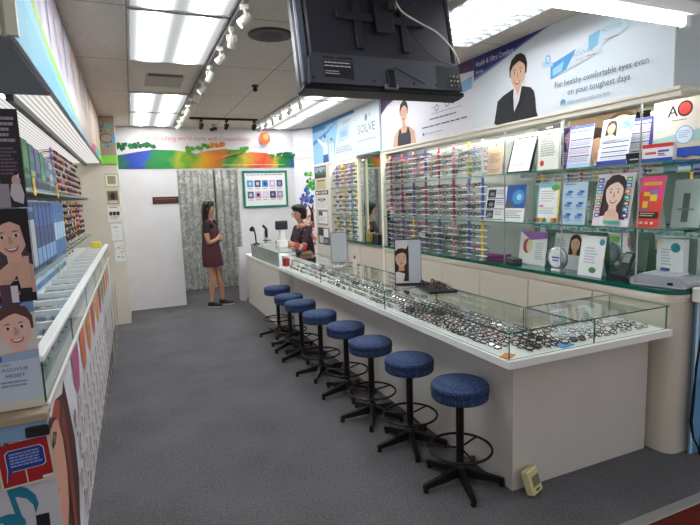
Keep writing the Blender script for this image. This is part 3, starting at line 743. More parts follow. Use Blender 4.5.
# ------------------------------------------------------------------ printed cards
INK = C('#3b4a7a'); NAVYI = C('#262d6e'); GREY = C('#9aa2ac'); REDI = C('#c8322f'); PAPER = C('#f3f3f2', .45); BLUEI = C('#3c78c0')
BACKP = C('#dbe2df', .6)
def card(cv, name, y1, z, x, lean, label, cat='card', group=None, stand=True, yaw=0.0):
    w, h = cv.w, cv.h
    o = cv.build(name, None, (x, y1, z + .0008), (-lean, 0, WEST + yaw), label=label, cat=cat, group=group)
    if stand:
        d = sin(lean) * h * .75 + .05
        # fold-out leg reaching back to the shelf
        zz = h * .78
        a = Vector((0, cv.t, zz)); bck = Vector((0, d / max(cos(lean), .1) * .95 + zz * math.tan(lean) * .2, .004))
        L = MB(); L.add([(w * .2, a.y, a.z), (w * .8, a.y, a.z), (w * .85, bck.y, bck.z), (w * .15, bck.y, bck.z), (w * .2, a.y + .003, a.z), (w * .8, a.y + .003, a.z), (w * .85, bck.y + .003, bck.z), (w * .15, bck.y + .003, bck.z)],
              [(0, 1, 2, 3), (7, 6, 5, 4), (0, 4, 5, 1), (1, 5, 6, 2), (2, 6, 7, 3), (3, 7, 4, 0)], BACKP)
        L.build('stand_leg', o)
    return o
def calendar(w, h, base, head, foot, woman=False):
    cv = Canvas(w, h, .003, C(base, .45), BACKP)
    if head: cv.rect(0, w, h * .93, h, C(head))
    top = .88 if not woman else .5
    n = 4
    for i in range(n):
        z1 = h * (top - i * (top - .1) / n)
        cv.rect(w * .1, w * .95, z1 - .008, z1 - .002, C('#2d3f8f') if i % 2 == 0 or woman else C('#454a66'))
        cv.lines(w * .1, w * .92, z1 - .016, z1 - h * (top - .1) / n + .008, 3, C('#a9aec6') if i % 2 else C('#c3a7b4'), .5, .05)
    if foot: cv.rect(0, w, 0, h * .1, C(foot))
    return cv
Z1, Z2 = 1.745, 1.355
cv = Canvas(.2, .29, .003, C('#dcc3a4', .5), BACKP)
cv.ell(.1, .25, .008, .01, REDI); cv.text('Certificate', .1, .2, .02, C('#8a6e54'), 'c'); cv.lines(.03, .17, .185, .1, 7, C('#a98d72'), .6, .4); cv.lines(.03, .17, .05, .02, 2, C('#a98d72'))
card(cv, 'certificate', 3.62, Z1, 2.87, .1, 'plain tan certificate standing on the upper shelf of the right wall', 'certificate')
cv = Canvas(.25, .3, .012, C('#1d1b20', .3), C('#1d1b20')); cv.rect(.014, .236, .014, .286, PAPER); cv.ell(.125, .235, .028, .026, C('#c5cbe0')); cv.ell(.125, .235, .018, .017, C('#9aa5cc')); cv.text('Certificate', .125, .165, .026, GREY, 'c'); cv.lines(.05, .2, .15, .05, 8, C('#b9bcc4'), .6)
card(cv, 'framed_certificate', 3.36, Z1, 2.865, .3, 'white certificate in a tilted black frame on the upper shelf', 'certificate', yaw=.08)
cv = Canvas(.215, .335, .012, C('#b8b9b0', .3), BACKP); cv.rect(.008, .207, .008, .3, C('#e9ebe2')); cv.rect(0, .215, .295, .335, C('#1a1a1c')); cv.text('LICENCE', .107, .305, .018, C('#d9d9d2'), 'c'); cv.ell(.107, .265, .012, .012, C('#7f978a')); cv.lines(.03, .185, .235, .1, 8, C('#a9afa6'), .6); cv.ell(.05, .055, .02, .022, REDI)
card(cv, 'framed_certificate', 3.01, Z1, 2.86, .04, 'pale certificate with black header and red seal on the upper shelf', 'certificate')
cv = Canvas(.12, .3, .003, C('#3f3650', .4), BACKP); cv.face(.06, .22, .05, skin='#8d7a86', hair='#241c30'); cv.lines(.015, .1, .12, .03, 6, C('#b4aac4'), .5)
card(cv, 'leaflet', 2.845, Z1, 2.93, .05, 'dark purple sheet between the sealed certificate and a calendar', 'leaflet', stand=False)
cv = calendar(.205, .29, '#dfe2ee', '#4a66b4', '#a9cce4'); cv.rect(0, .012, 0, .29, C('#7a56a8'))
card(cv, 'desk_calendar', 2.725, Z1, 2.85, .14, 'desk calendar with purple left edge and pale blue foot on the upper shelf', 'calendar')
cv = calendar(.235, .3, '#eef1f6', None, '#2e3b9b', True); cv.rect(0, .235, .16, .3, C('#cfe3f3')); cv.poly([(.12, .3), (.235, .3), (.235, .2)], C('#8fc4ea'))
cv.face(.075, .235, .04, style='long', hair='#3a241e'); cv.poly([(.0, .16), (.03, .19), (.06, .195), (.1, .195), (.13, .175), (.14, .16)], C('#e9e4e4')); cv.lines(.13, .225, .27, .22, 4, C('#6f95c9'))
card(cv, 'desk_calendar', 2.462, Z1, 2.845, .2, 'desk calendar with a dark-haired woman and dark blue foot on the upper shelf', 'calendar', yaw=-.06)
cv = calendar(.2, .29, '#dbe6f0', '#4a5fb4', None); cv.rect(.175, .2, 0, .29, C('#5a4a9c'))
card(cv, 'desk_calendar', 2.37, Z1, 2.97, .12, 'desk calendar with purple right edge half hidden behind the woman calendar', 'calendar')
cv = Canvas(.1, .06, .04, BLACK); cv.rect(.02, .085, .018, .026, C('#c9c9cc')); cv.rect(.02, .03, .018, .026, REDI)
card(cv, 'small_sign', 2.235, Z1, 2.835, 0, 'small black block sign on the upper shelf beside the chrome upright', 'sign', stand=False)
cv = Canvas(.19, .1, .03, PAPER); cv.rect(0, .19, .078, .1, C('#d8342f')); cv.rect(0, .19, 0, .018, C('#2d4fb4')); cv.rects([(.02, .09, .04, .055), (.1, .14, .035, .045)], C('#d85a6a')); cv.rects([(.1, .165, .05, .062), (.1, .15, .028, .032)], C('#3f68c4'))
card(cv, 'brand_card', 2.125, Z1, 2.83, .05, 'white card block with red top and blue foot at the end of the upper shelf', 'card', stand=False)
cv = Canvas(.3, .345, .006, C('#e2dad2', .5))
cv.poly([(0, .13), (.3, .17), (.3, .1), (0, .08)], C('#9fc4c0')); cv.rect(0, .3, 0, .1, C('#cdbfa8'))
cv.text('A', .085, .25, .09, C('#1b1a1e')); cv.text('A', .088, .25, .09, C('#1b1a1e')); cv.ell(.187, .287, .044, .044, C('#1b1a1e'), 28); cv.ell(.187, .287, .033, .033, C('#e0312c'), 28); cv.rect(.11, .2, .225, .229, C('#4b4a4e'))
cv.ell(.19, .14, .052, .052, C('#7fa7cf'), 28); cv.ell(.19, .14, .046, .046, C('#d5e3ee'), 28); cv.lines(.155, .225, .165, .12, 4, C('#8fabc8'))
cv.poly([(.15, .07), (.29, .07), (.29, .01), (.24, .02), (.2, .01), (.15, .02)], C('#2b4fb0'))
o = cv.put('lens_poster', (2.93, 2.13, 1.7465), WEST, 0); tag(o, 'cream poster with black letters and a red disc at the shelf end', 'poster')
cv = Canvas(.55, .36, .004, C('#8d7255', .5))
cv.rect(.33, .55, 0, .3, C('#d9a94e')); cv.face(.24, .1, .13, skin='#d8b294', hair='#2d1a14')
for i in range(3):
    r = (.1, .075, .045)[i]; cv.ell(.45, .27, r * 1.2, r * .9, C(('#5a4632', '#e6cf9c', '#8da8a0')[i]))
for x, z in ((.4, .15), (.5, .13), (.45, .1), (.52, .18)): cv.ell(x, z, .014, .014, C('#c9853a'))
tag(cv.put('lens_poster', (3.07, 2.905, 1.7465), WEST, 0), 'brown and yellow poster with a dark-haired face behind the calendars', 'poster')
# lower shelf
cv = Canvas(.25, .29, .003, PAPER, BACKP)
for i in range(3):
    z = .2 - i * .09; cv.rect(.02, .115, z, z + .07, C(('#2b2d33', '#1f2026', '#4a4d55')[i])); cv.ell(.07, z + .03, .03, .018, C('#8c8f98')); cv.lines(.13, .23, z + .065, z + .02, 3, C('#9aa0ac')); cv.rect(.02, .235, z - .012, z - .006, C('#3a3e5a'))
card(cv, 'leaflet', 3.65, Z2, 2.86, .18, 'white leaflet with three dark photographs on the lower shelf', 'leaflet', yaw=.06)
cv = Canvas(.225, .3, .003, PAPER, BACKP); cv.rect(0, .225, .11, .3, C('#2d5ea8')); cv.ell(.14, .2, .07, .06, C('#4b93d4')); cv.ell(.15, .2, .03, .026, C('#a8d6f2')); cv.poly([(0, .11), (0, .18), (.07, .15), (.12, .11)], C('#53606c')); cv.lines(.02, .2, .09, .02, 4, C('#a5abb6'))
card(cv, 'leaflet', 3.375, Z2, 2.855, .14, 'leaflet with glowing blue picture and white foot on the lower shelf', 'leaflet')
cv = Canvas(.215, .3, .003, C('#7fc3d4', .45), BACKP); cv.rect(.2, .215, 0, .3, C('#e7d65a')); cv.rect(.015, .2, .03, .265, C('#f2f3ef')); cv.ell(.17, .262, .04, .022, C('#69ad55')); cv.lines(.03, .18, .24, .15, 5, C('#aab2c4'), .3); cv.rect(.025, .065, .12, .135, C('#d65a7a')); cv.lines(.03, .19, .115, .06, 3, C('#b4bac6'), .35)
for x, c in ((.02, '#c8452f'), (.05, '#e5a832'), (.085, '#5a8a3a'), (.13, '#e9dcc0'), (.165, '#d98a3a'), (.19, '#8a5a3a')): cv.ell(x, .022, .02, .018, C(c))
card(cv, 'desk_calendar', 3.005, Z2, 2.85, .1, 'calendar sheet with turquoise top and yellow right edge on the lower shelf', 'calendar')
cv = Canvas(.21, .295, .003, C('#bcd8ea', .45), BACKP); cv.lines(.02, .12, .285, .27, 1, C('#5d7fae'))
for i in range(3):
    for j in range(2):
        x, z = .025 + j * .1, .2 - i * .08; cv.rect(x, x + .05, z, z + .022, C('#6f94c9')); cv.rect(x + .02, x + .062, z + .02, z + .036, C('#3f66ad')); cv.rect(x, x + .07, z - .014, z - .01, C('#8aa3c2'))
card(cv, 'leaflet', 2.76, Z2, 2.85, .1, 'pale blue chart of six small product boxes on the lower shelf', 'leaflet')
cv = Canvas(.285, .34, .003, C('#e6dfe6', .45), BACKP)
cv.rect(.065, .225, .02, .34, C('#efe6ea')); cv.face(.145, .21, .088, skin='#efcdbb', hair='#33201f', lip='#b33a48'); cv.poly([(.08, .03), (.1, .09), (.13, .11), (.165, .11), (.2, .08), (.215, .03)], C('#efc9b6'))
for k in range(4): cv.poly([(.118 + k * .018, .06), (.115 + k * .018, .105), (.127 + k * .018, .108), (.131 + k * .018, .06)], C('#e4b9a4'))
for i, c in enumerate(('#8e6ab4', '#b06aa0', '#7a9a4a', '#c9a94a', '#4a9ac0', '#3a7ab4', '#3a5aa4')): cv.rect(.012, .055, .055 + i * .038, .085 + i * .038, C(c)); cv.rect(.022, .045, .063 + i * .038, .075 + i * .038, C('#e9e4ea'))
for i, c in enumerate(('#2d3f8f', '#4a8ac0', '#6a6a3a', '#3a9a8a', '#d48a3a', '#3a7ac0', '#4aa46a')): cv.rect(.232, .275, .055 + i * .038, .085 + i * .038, C(c)); cv.rect(.242, .265, .063 + i * .038, .075 + i * .038, C('#e9e4ea'))
cv.rect(.1, .22, .012, .035, C('#53b49a'))
card(cv, 'portrait_card', 2.485, Z2, 2.845, .17, 'large card of a smiling woman between columns of coloured chips', 'card', yaw=-.05)
cv = Canvas(.16, .31, .003, C('#e2483c', .45), BACKP); cv.poly([(0, .31), (.16, .31), (.16, .16), (0, .22)], C('#e64a86')); cv.rect(.02, .14, .255, .275, C('#e8b73a')); cv.rects([(.03, .07, .19, .215), (.075, .12, .16, .2), (.03, .065, .12, .16)], C('#f0d33c')); cv.rects([(.08, .12, .205, .225), (.035, .06, .1, .118)], C('#4a8ac8')); cv.rect(.015, .145, .055, .095, C('#35201e')); cv.lines(.025, .135, .088, .062, 2, C('#e6cf9c')); cv.rects([(.03, .05, .02, .035), (.065, .085, .02, .035), (.1, .12, .02, .035)], C('#f3d9c9'))
card(cv, 'leaflet', 2.165, Z2, 2.845, .16, 'bright red and pink leaflet at the end of the lower shelf', 'leaflet', yaw=-.05)
cv = Canvas(.17, .28, .004, C('#bccbc6', .6)); cv.rect(.06, .1, .03, .2, C('#66716c')); cv.rect(.03, .13, .1, .11, C('#7f8a85'))  # mirror reflection of a card back, painted on an added sheet
card(cv, 'mirrored_card_back', 2.035, Z2, 2.98, .12, 'added card painted as the mirror reflection of a grey card back with fold-out leg', 'card', stand=False)
cv = Canvas(.13, .12, .003, C('#7a2a34')); cv.rect(.02, .1, .04, .06, C('#c9a9a4')); card(cv, 'leaflet', 2.83, Z2, 3.0, .2, 'dark red leaflet behind the gap beside the pale blue chart', 'leaflet')
# worktop things
def case(name, loc, size, col, label, rz=0):
    t = empty(name, loc, label, 'case', rz=rz)
    x, y, z = size
    MB().rbox(-x, x, -y, y, 0, z * .5, C(col, .45), .006).build('base', t); MB().rbox(-x, x, -y, y, z * .52, z, C(col, .45), .006).build('lid', t)
case('glasses_case', (2.93, 3.53, ZW), (.04, .1, .06), '#7c3a6e', 'purple glasses case on the green worktop', .5)
case('glasses_case', (2.9, 3.3, ZW), (.04, .09, .05), '#4c4c52', 'dark grey glasses case on the green worktop beside the purple one', -.4)
cv = Canvas(.3, .27, .003, C('#eff0ee', .45), BACKP); cv.poly([(0, .27), (.3, .27), (.3, .22), (.12, .2)], C('#a06ab0')); cv.ell(.09, .15, .05, .06, C('#b04a4a')); cv.ell(.115, .15, .035, .055, C('#e9dfb8')); cv.lines(.18, .28, .18, .04, 8, C('#b5b9be'))
card(cv, 'display_board', 3.33, ZW, 2.97, .12, 'white board with purple corner and red round mark on the worktop', 'board')
cv = Canvas(.3, .27, .003, C('#e9ecec', .45), BACKP); cv.face(.2, .19, .055, hair='#4a2a1c'); cv.rect(.14, .3, 0, .11, C('#e9ecec')); cv.lines(.02, .12, .22, .06, 8, C('#b9bec4'))
card(cv, 'display_board', 2.98, ZW, 3.0, .12, 'white board with a small brown-haired face on the worktop', 'board')
t = empty('lens_sample', (2.86, 2.79, ZW), 'round silver sample disc with blue letters standing on the worktop', 'sample', rz=WEST)
MB().rbox(-.05, .05, -.02, .03, 0, .02, C('#d9dcde', .3), .004).build('base', t)
M = Matrix.Translation((0, 0, .1)) @ Matrix.Rotation(RAD(90), 4, 'X')
MB().lathe([(.07, -.02), (.085, -.014), (.085, .014), (.07, .02)], C('#b9bfc8', .25, .5), 28, M).build('disc', t)
d = MB().lathe([(.066, .0205), (.064, .022)], C('#eef1f4', .4), 28, M); d.rbox(-.035, .035, -.024, -.021, .1, .112, C('#2f5aa8'), .001).rbox(-.028, .03, -.024, -.021, .08, .09, C('#2f5aa8'), .001); d.build('face_plate', t)
cv = Canvas(.2, .28, .004, C('#f3f4f4', .45), BACKP); cv.ell(.17, .24, .022, .022, C('#4aa3b8')); cv.lines(.04, .15, .2, .08, 6, C('#c2c7ca')); cv.ell(.12, .045, .03, .02, C('#4d8f4a'))
card(cv, 'display_board', 2.61, ZW, 2.86, .16, 'white board with green emblem at its foot beside the silver disc', 'board')
cv = Canvas(.17, .27, .05, C('#f1f4f3', .45)); cv.ell(.12, .22, .03, .03, C('#2f9a9a')); cv.lines(.03, .1, .21, .1, 6, C('#b9c2c4')); cv.rect(.03, .09, .05, .09, C('#4a6aa8')); cv.ell(.12, .05, .025, .016, C('#4d8f4a'))
card(cv, 'carton', 2.16, ZW, 3.05, 0, 'white carton with teal round mark behind the silver machine', 'carton', stand=False)
t = empty('card_reader', (2.9, 2.3, ZW), 'black handheld card reader in its sloping cradle on the worktop', 'card reader', rz=WEST)
MB().prism([(-.05, 0), (.07, 0), (.07, .02), (-.05, .05)], -.04, .05, DARKM).build('cradle', t)
MB().rbox(-.035, .035, -.015, .015, .02, .2, C('#3b3d42', .3), .008, Matrix.Rotation(RAD(-30), 4, 'X')).build('handset', t)
MB().rbox(-.025, .025, -.0175, -.0145, .12, .185, C('#9fb0a8', .2), .001, Matrix.Rotation(RAD(-30), 4, 'X')).build('screen', t)
t = empty('cutting_machine', (2.95, 2.03, ZW), 'flat silver machine with ribbed top at the rounded end of the worktop', 'machine', rz=WEST + .18)
SIL = C('#c2c5cc', .3, .5)
MB().prism([(-.16, .008), (.16, .008), (.16, .04), (.13, .065), (-.1, .075), (-.16, .04)], -.1, .1, SIL).build('body', t)
MB().rbox(-.15, .15, -.11, .11, 0, .012, C('#8f929a', .4), .004).build('foot_plate', t)
r = MB()
for i in range(6): r.rbox(-.09 + i * .035, -.075 + i * .035, -.08, .08, .066, .078, C('#e4e6ea', .3), .003)
r.build('ribs', t); MB().box(.06, .09, -.103, -.099, .02, .036, BLACK).build('port', t)
# ------------------------------------------------------------------ racks of frames on the right wall
RODC = {'red': '#b8344a', 'pink': '#e39aa8', 'blue': '#4a62b8', 'purple': '#6a5ab0', 'yellow': '#e8c63a', 'lilac': '#a898d8', 'white': '#e6e6e6'}
def rod(x, y, z0, z1, c, label, group):
    t = empty('display_rod', (x, y, z0), label, 'display rod', group)
    MB().rbox(-.009, .009, -.012, .012, .004, z1 - z0, C(RODC[c], .35), .003).build('rod', t)
    MB().lathe([(.03, 0), (.03, .004), (.012, .008)], C('#d5d5d8', .3), 14).build('foot', t)
    g = MB()
    n = 5
    for i in range(n):
        z = .035 + i * (z1 - z0 - .05) / n; g.rbox(-.022, -.006, -.075, .075, z - .004, z + .006, C('#f6f6f8', .3), .002)
    g.build('pegs', t)
RK_D = bank([(n, c, l, s) for n, c, l, s in GC], False, .0037)
RK_X = bank([('blue', '#2d55b4', LENS, 0), ('green', '#2d8a4a', LENS, 0), ('red', '#b02a34', LENS, 2), ('violet', '#6a4a9c', LENS, 2), ('white', '#dfe0e4', LENS, 1), ('pink', '#d88a9c', LENS, 0)], False, .0037)
TIERS = [(1.002, 1.34, 'lowest'), (1.356, 1.73, 'middle'), (1.746, 2.06, 'top')]
seqs = {2: ['red', 'red', 'pink', 'blue', 'red', 'pink', 'yellow', 'white'], 1: ['red', 'red', 'purple', 'red', 'pink', 'red', 'lilac', 'blue'], 0: ['blue', 'purple', 'yellow', 'purple', 'blue', 'pink', 'blue', 'yellow']}
YR = [5.36, 5.1, 4.85, 4.6, 4.35, 4.1, 3.86, 3.66]
RR = random.Random(11)
def hang(mesh, name, label, x, y, z, group, rz=WEST, nm='spectacle_frame'):
    o = bpy.data.objects.new(nm, mesh); COL.objects.link(o); o.location = (x, y + RR.uniform(-.004, .004), z + RR.uniform(0, .009)); o.scale = (.86, .86, .86); o.rotation_euler = (RR.uniform(-.22, .2), RR.uniform(-.07, .07), rz + RR.uniform(-.1, .1))
    tag(o, label, 'eyeglasses', group)
for ti, (z0, z1, tn) in enumerate(TIERS):
    for i, y in enumerate(YR):
        c = seqs[ti][i]
        rod(2.86, y, z0, z1, c, 'thin ' + c + ' display rod on the ' + tn + ' tier of the right wall frame racks', 'display rods on the right wall')
        for s in (-1, 1):
            if i == 7 and s == -1: continue
            for k in range(5):
                if RR.random() < (0, 0, 0, 0, .05, .2, .35, .4)[i]: continue
                B = RK_X if RR.random() < (.4 if ti == 2 else .18) else RK_D
                nm, me = B[RR.randrange(6)]
                hang(me, nm, nm + ' spectacle frame hanging on the ' + tn + ' tier of the right wall racks', 2.833, y + s * .066, z0 + .03 + k * (z1 - z0 - .05) / 5, nm + ' frames on the ' + tn + ' tier, right wall')
# far rack between the mirror and the post
for i, (a, b) in enumerate(((5.5, 6.2), (6.2, 7.22))):
    t = empty('wall_cabinet', (0, 0, 0), ['cream base cabinet below the tall mirror on the right wall', 'cream base cabinet below the far frame rack on the right wall'][i], 'cabinet')
    MB().box(2.82, 3.19, a + .002, b - .002, 0, .97, CREAM).build('body', t); MB().rbox(2.802, 2.8195, a + .006, b - .006, .06, .95, CREAM, .003).build('door', t)
    MB().slab(2.79, 3.19, a + .002, b - .002, .975, .998, GWORK, GWORK).build('glass_top', t)
tag(MB().box(3.14, 3.146, 6.23, 7.2, ZW, 2.095, PALEB).build('mirror_panel'), 'mirror panel behind the far rack of frames beside the notice post', 'mirror')
struct('trim_8', MB().rbox(2.8, 2.84, 6.18, 6.22, ZW, 2.1, CREAMT, .004))
for z, w in ((1.345, 'lower'), (1.735, 'upper')):
    tag(MB().slab(2.8, 3.12, 6.225, 7.215, z, z + .01, SHELFGLASS, GEDGEL).build('glass_shelf'), w + ' glass shelf of the far frame rack beside the notice post', 'shelf')
for ti, (z0, z1, tn) in enumerate(TIERS):
    for i, y in enumerate((7.08, 6.85, 6.61, 6.37)):
        c = [['yellow', 'white', 'yellow', 'white'], ['white', 'yellow', 'white', 'yellow'], ['purple', 'yellow', 'lilac', 'yellow']][ti][i]
        rod(2.86, y, z0, z1, c, 'thin ' + c + ' display rod on the ' + tn + ' tier of the far frame rack', 'display rods in the far rack')
        for k in range(5):
            nm, me = RK_D[RR.randrange(6)] if RR.random() < .7 else RK_X[RR.randrange(6)]
            hang(me, nm, nm + ' spectacle frame hanging on the ' + tn + ' tier of the far frame rack', 2.833, y + (.06 if k % 2 else -.06), z0 + .03 + k * (z1 - z0 - .05) / 5, nm + ' frames on the ' + tn + ' tier, far rack')
# tall mirror
mo = tag(MB().box(-.004, .004, -.335, .335, 0, 1.085, C('#dfe8e2', .01, 1.0)).build('wall_mirror', loc=(2.9, 5.85, 1.0), rot=(0, 0, RAD(3.6))), 'tall mirror between the frame racks reflecting the grey curtain', 'mirror')
for x, y, c, l in ((2.845, 5.98, '#8a7a3a', 'small olive bag standing before the tall mirror'), (2.84, 5.72, '#26262a', 'small black bag standing before the tall mirror')):
    t = empty('bag', (x, y, .998), l, 'bag')
    MB().rbox(-.03, .03, -.06, .06, 0, .13, C(c, .6), .012).build('body', t)
    MB().tube([(0, -.03, .128), (0, -.028, .165), (0, 0, .18), (0, .028, .165), (0, .03, .128)], .004, C('#1f1f22'), 6).build('handle', t)
# ------------------------------------------------------------------ boards on the right bulkhead
BP = C('#e9edf3', .4)
TXT = C('#4a5170')
cv = Canvas(1.77, .605, .01, BP)
cv.poly([(.9, 0), (1.77, 0), (1.77, .605), (1.3, .605)], C('#e2ecf2', .4))
cv.poly([(0, .605), (0, .41), (.3, .475), (.6, .55), (.86, .605)], C('#8f9ad0')); cv.poly([(0, .605), (0, .435), (.3, .492), (.6, .562), (.82, .605)], C('#39408a')); cv.poly([(0, .605), (0, .46), (.25, .51), (.55, .57), (.7, .605)], C('#2c3278'))
cv.text('Health & Ultra Comfort', .03, .522, .06, C('#f0f0f8'), w=.46); cv.text('Series', .03, .462, .042, C('#e0e0f0'))
def blazer(q, P):
    P([(-2.3, -2.0), (-2.2, -1.55), (-1.6, -1.25), (-.5, -.95), (.5, -.95), (1.3, -1.2), (1.6, -1.5), (1.75, -2.0), (1.9, -3.2), (-2.6, -3.2)], C('#2a2a30')); P([(-.42, -.95), (.4, -.95), (.15, -1.9), (-.35, -2.6), (-.5, -1.8)], C('#e9e4e2')); P([(-.3, -.9), (.3, -.9), (.02, -1.5)], C('#e0b699'))
    P([(-.5, -.95), (-.75, -1.7), (-.35, -3.0), (-.42, -1.9)], C('#1c1c20')); P([(.45, -.95), (.75, -1.7), (-.25, -3.2), (.15, -1.9)], C('#1c1c20'))
cv.poly([(.29, 0), (.31, .08), (.36, .12), (.47, .16), (.62, .16), (.69, .12), (.73, .07), (.76, 0)], C('#2a2a30'))
cv.face(.545, .35, .106, style='short', hair='#241a18', bust=blazer)
for pts, c in (([(.88, .335), (1.3, .425), (1.3, .315), (.88, .235)], '#dbe8f0'), ([(.88, .335), (1.1, .382), (1.02, .27), (.88, .235)], '#4f9fdc'), ([(.9, .3), (1.0, .33), (.98, .27), (.9, .255)], '#9fd0f2'), ([(1.2, .435), (1.48, .485), (1.48, .4), (1.2, .34)], '#c9e2ec'), ([(1.2, .435), (1.29, .45), (1.27, .36), (1.2, .34)], '#7fc0e0'), ([(1.48, .485), (1.68, .52), (1.68, .5), (1.48, .46)], '#bcd6e6'), ([(.8, .37), (.9, .35), (.9, .32), (.8, .33)], '#bfe0f2')): cv.poly(pts, C(c, .4))
cv.text('ACUVUE', 1.07, .335, .036, C('#8fa6c4'), w=.17); cv.text('TruEye', 1.1, .3, .026, C('#a9b8cc')); cv.text('ACUVUE', 1.3, .425, .034, C('#9ab4c8'), w=.14); cv.rect(1.18, 1.26, .31, .316, C('#d88a7a')); cv.rect(1.32, 1.42, .375, .38, C('#d88a7a'))
cv.ell(.855, .375, .026, .032, C('#7cc4ea')); cv.ell(.855, .375, .016, .02, BP); cv.text('D', .845, .362, .03, C('#4aa0d8'))
cv.text('For healthy comfortable eyes even', .925, .165, .056, TXT, w=.7); cv.text('on your toughest days', 1.04, .098, .056, TXT, w=.47)
cv.poly([(.975, .05), (.98, .07), (1.0, .08), (1.02, .07), (1.025, .05)], C('#3f9fd8')); cv.rect(.975, 1.025, .04, .047, C('#e0b04a')); cv.lines(1.04, 1.38, .055, .035, 2, C('#a9b2bc'), .5, .05)
tag(cv.put('advertising_board', (XF, 3.7, 2.14), WEST), 'wide wall board with navy swoosh and smiling woman in dark blazer', 'advertising board')
cv = Canvas(1.765, .605, .01, C('#eceaf0', .4))
cv.poly([(0, .605), (0, .41), (.16, .49), (.5, .56), (1.0, .565), (1.765, .5), (1.765, .605)], C('#5a3a6e')); cv.poly([(0, .605), (0, .44), (.12, .515), (.4, .605)], C('#4a2f60'))
def tank(q, P):
    P([(-2.6, -3.4), (-2.3, -2.2), (-1.5, -1.7), (-.4, -1.35), (.4, -1.35), (1.5, -1.7), (2.3, -2.2), (2.6, -3.5)], C('#d9aa90')); P([(-1.5, -3.4), (-1.45, -2.4), (-1.05, -1.6), (-.8, -1.55), (-.5, -2.1), (.5, -2.1), (.8, -1.55), (1.05, -1.6), (1.45, -2.4), (1.5, -3.4)], C('#2a2b3c'))
cv.face(.54, .34, .098, style='short', hair='#231c1c', bust=tank, smile=False)
for k in range(3): cv.poly([(.52 + k * .016, .16), (.515 + k * .014, .27), (.527 + k * .014, .27), (.54 + k * .016, .16)], C('#d9aa90'))
for x, z in ((1.19, .29), (1.37, .3), (1.53, .32)): cv.ell(x, z, .032, .03, C('#5d5a6a')); cv.ell(x, z, .024, .022, C('#f0eef2'))
cv.rect(1.1, 1.15, .3, .306, C('#d88a8a')); cv.lines(1.1, 1.6, .245, .23, 1, C('#6d6a7c'), .3, .02)
cv.lines(1.07, 1.52, .2, .165, 1, TXT, .3, .02); cv.lines(.93, 1.68, .135, .1, 1, TXT, .3, .02); cv.ell(.95, .065, .018, .018, C('#3f8fd8')); cv.lines(.98, 1.3, .07, .05, 1, C('#b6bcc6'))
cv.poly([(1.6, .44), (1.75, .46), (1.75, .36), (1.6, .34)], C('#8cc4ea'))
tag(cv.put('advertising_board', (XF, 5.467, 2.14), WEST), 'wide wall board with purple swoosh and woman touching her mouth', 'advertising board')
cv = Canvas(.73, .605, .03, C('#cfdde4', .35, noise=.05, scale=3))
cv.ell(.36, .44, .04, .045, C('#7d8a98')); cv.ell(.47, .46, .03, .03, C('#b6c2cc')); cv.text('SOLVE', .36, .265, .15, C('#6d7580'), 'c', w=.5); cv.rect(.15, .6, .235, .24, C('#8d97a0')); cv.lines(.1, .64, .175, .115, 1, C('#1f2126'), .1, .02)
tag(cv.put('advertising_board', (XF - .02, 6.205, 2.14), WEST), 'narrow silvery blue board with grey lettering behind the television corner', 'advertising board')
cv = Canvas(1.72, .605, .01, C('#8fc4ea', .4))
cv.poly([(.9, 0), (1.72, 0), (1.72, .605), (1.15, .605)], C('#d3dfea')); cv.poly([(0, .605), (0, .5), (.5, .5), (1.0, .56), (1.72, .56), (1.72, .605)], C('#4a86c8')); cv.poly([(0, .3), (0, .36), (.7, .46), (1.1, .58), (1.05, .56), (.7, .43)], C('#3f86d0'))
cv.text('CRYSTAL', .62, .515, .05, C('#e6f0f8'), w=.3)
cv.poly([(.22, .375), (.27, .4), (.5, .3), (.6, .3), (.66, .26), (.66, .1), (.5, .1), (.48, .24)], C('#f0f2f4')); cv.ell(.57, .345, .035, .045, C('#e0b699')); cv.poly([(.53, .36), (.54, .42), (.6, .42), (.615, .35), (.58, .38)], C('#2b2430')); cv.poly([(.46, 0), (.48, .12), (.68, .12), (.7, 0)], C('#3a5a9c'))
cv.poly([(.74, 0), (.76, .26), (.9, .26), (.92, 0)], C('#eef0f3')); cv.ell(.84, .29, .03, .038, C('#e0b699')); cv.poly([(.8, .29), (.81, .335), (.87, .335), (.88, .28), (.84, .315)], C('#2b2430')); cv.rect(.83, .85, .12, .26, C('#5a5f8a'))
cv.poly([(1.1, .22), (1.5, .26), (1.5, .44), (1.1, .4)], C('#b4d0ea')); cv.rect(1.2, 1.44, .3, .38, C('#8cb8e0')); cv.lines(1.3, 1.6, .5, .46, 2, C('#6f9acc')); cv.lines(1.0, 1.6, .17, .08, 3, C('#9aa6b4'))
tag(cv.put('advertising_board', (XF, 7.93, 2.14), WEST), 'blue board with two people in white shirts above the far frame rack', 'advertising board')
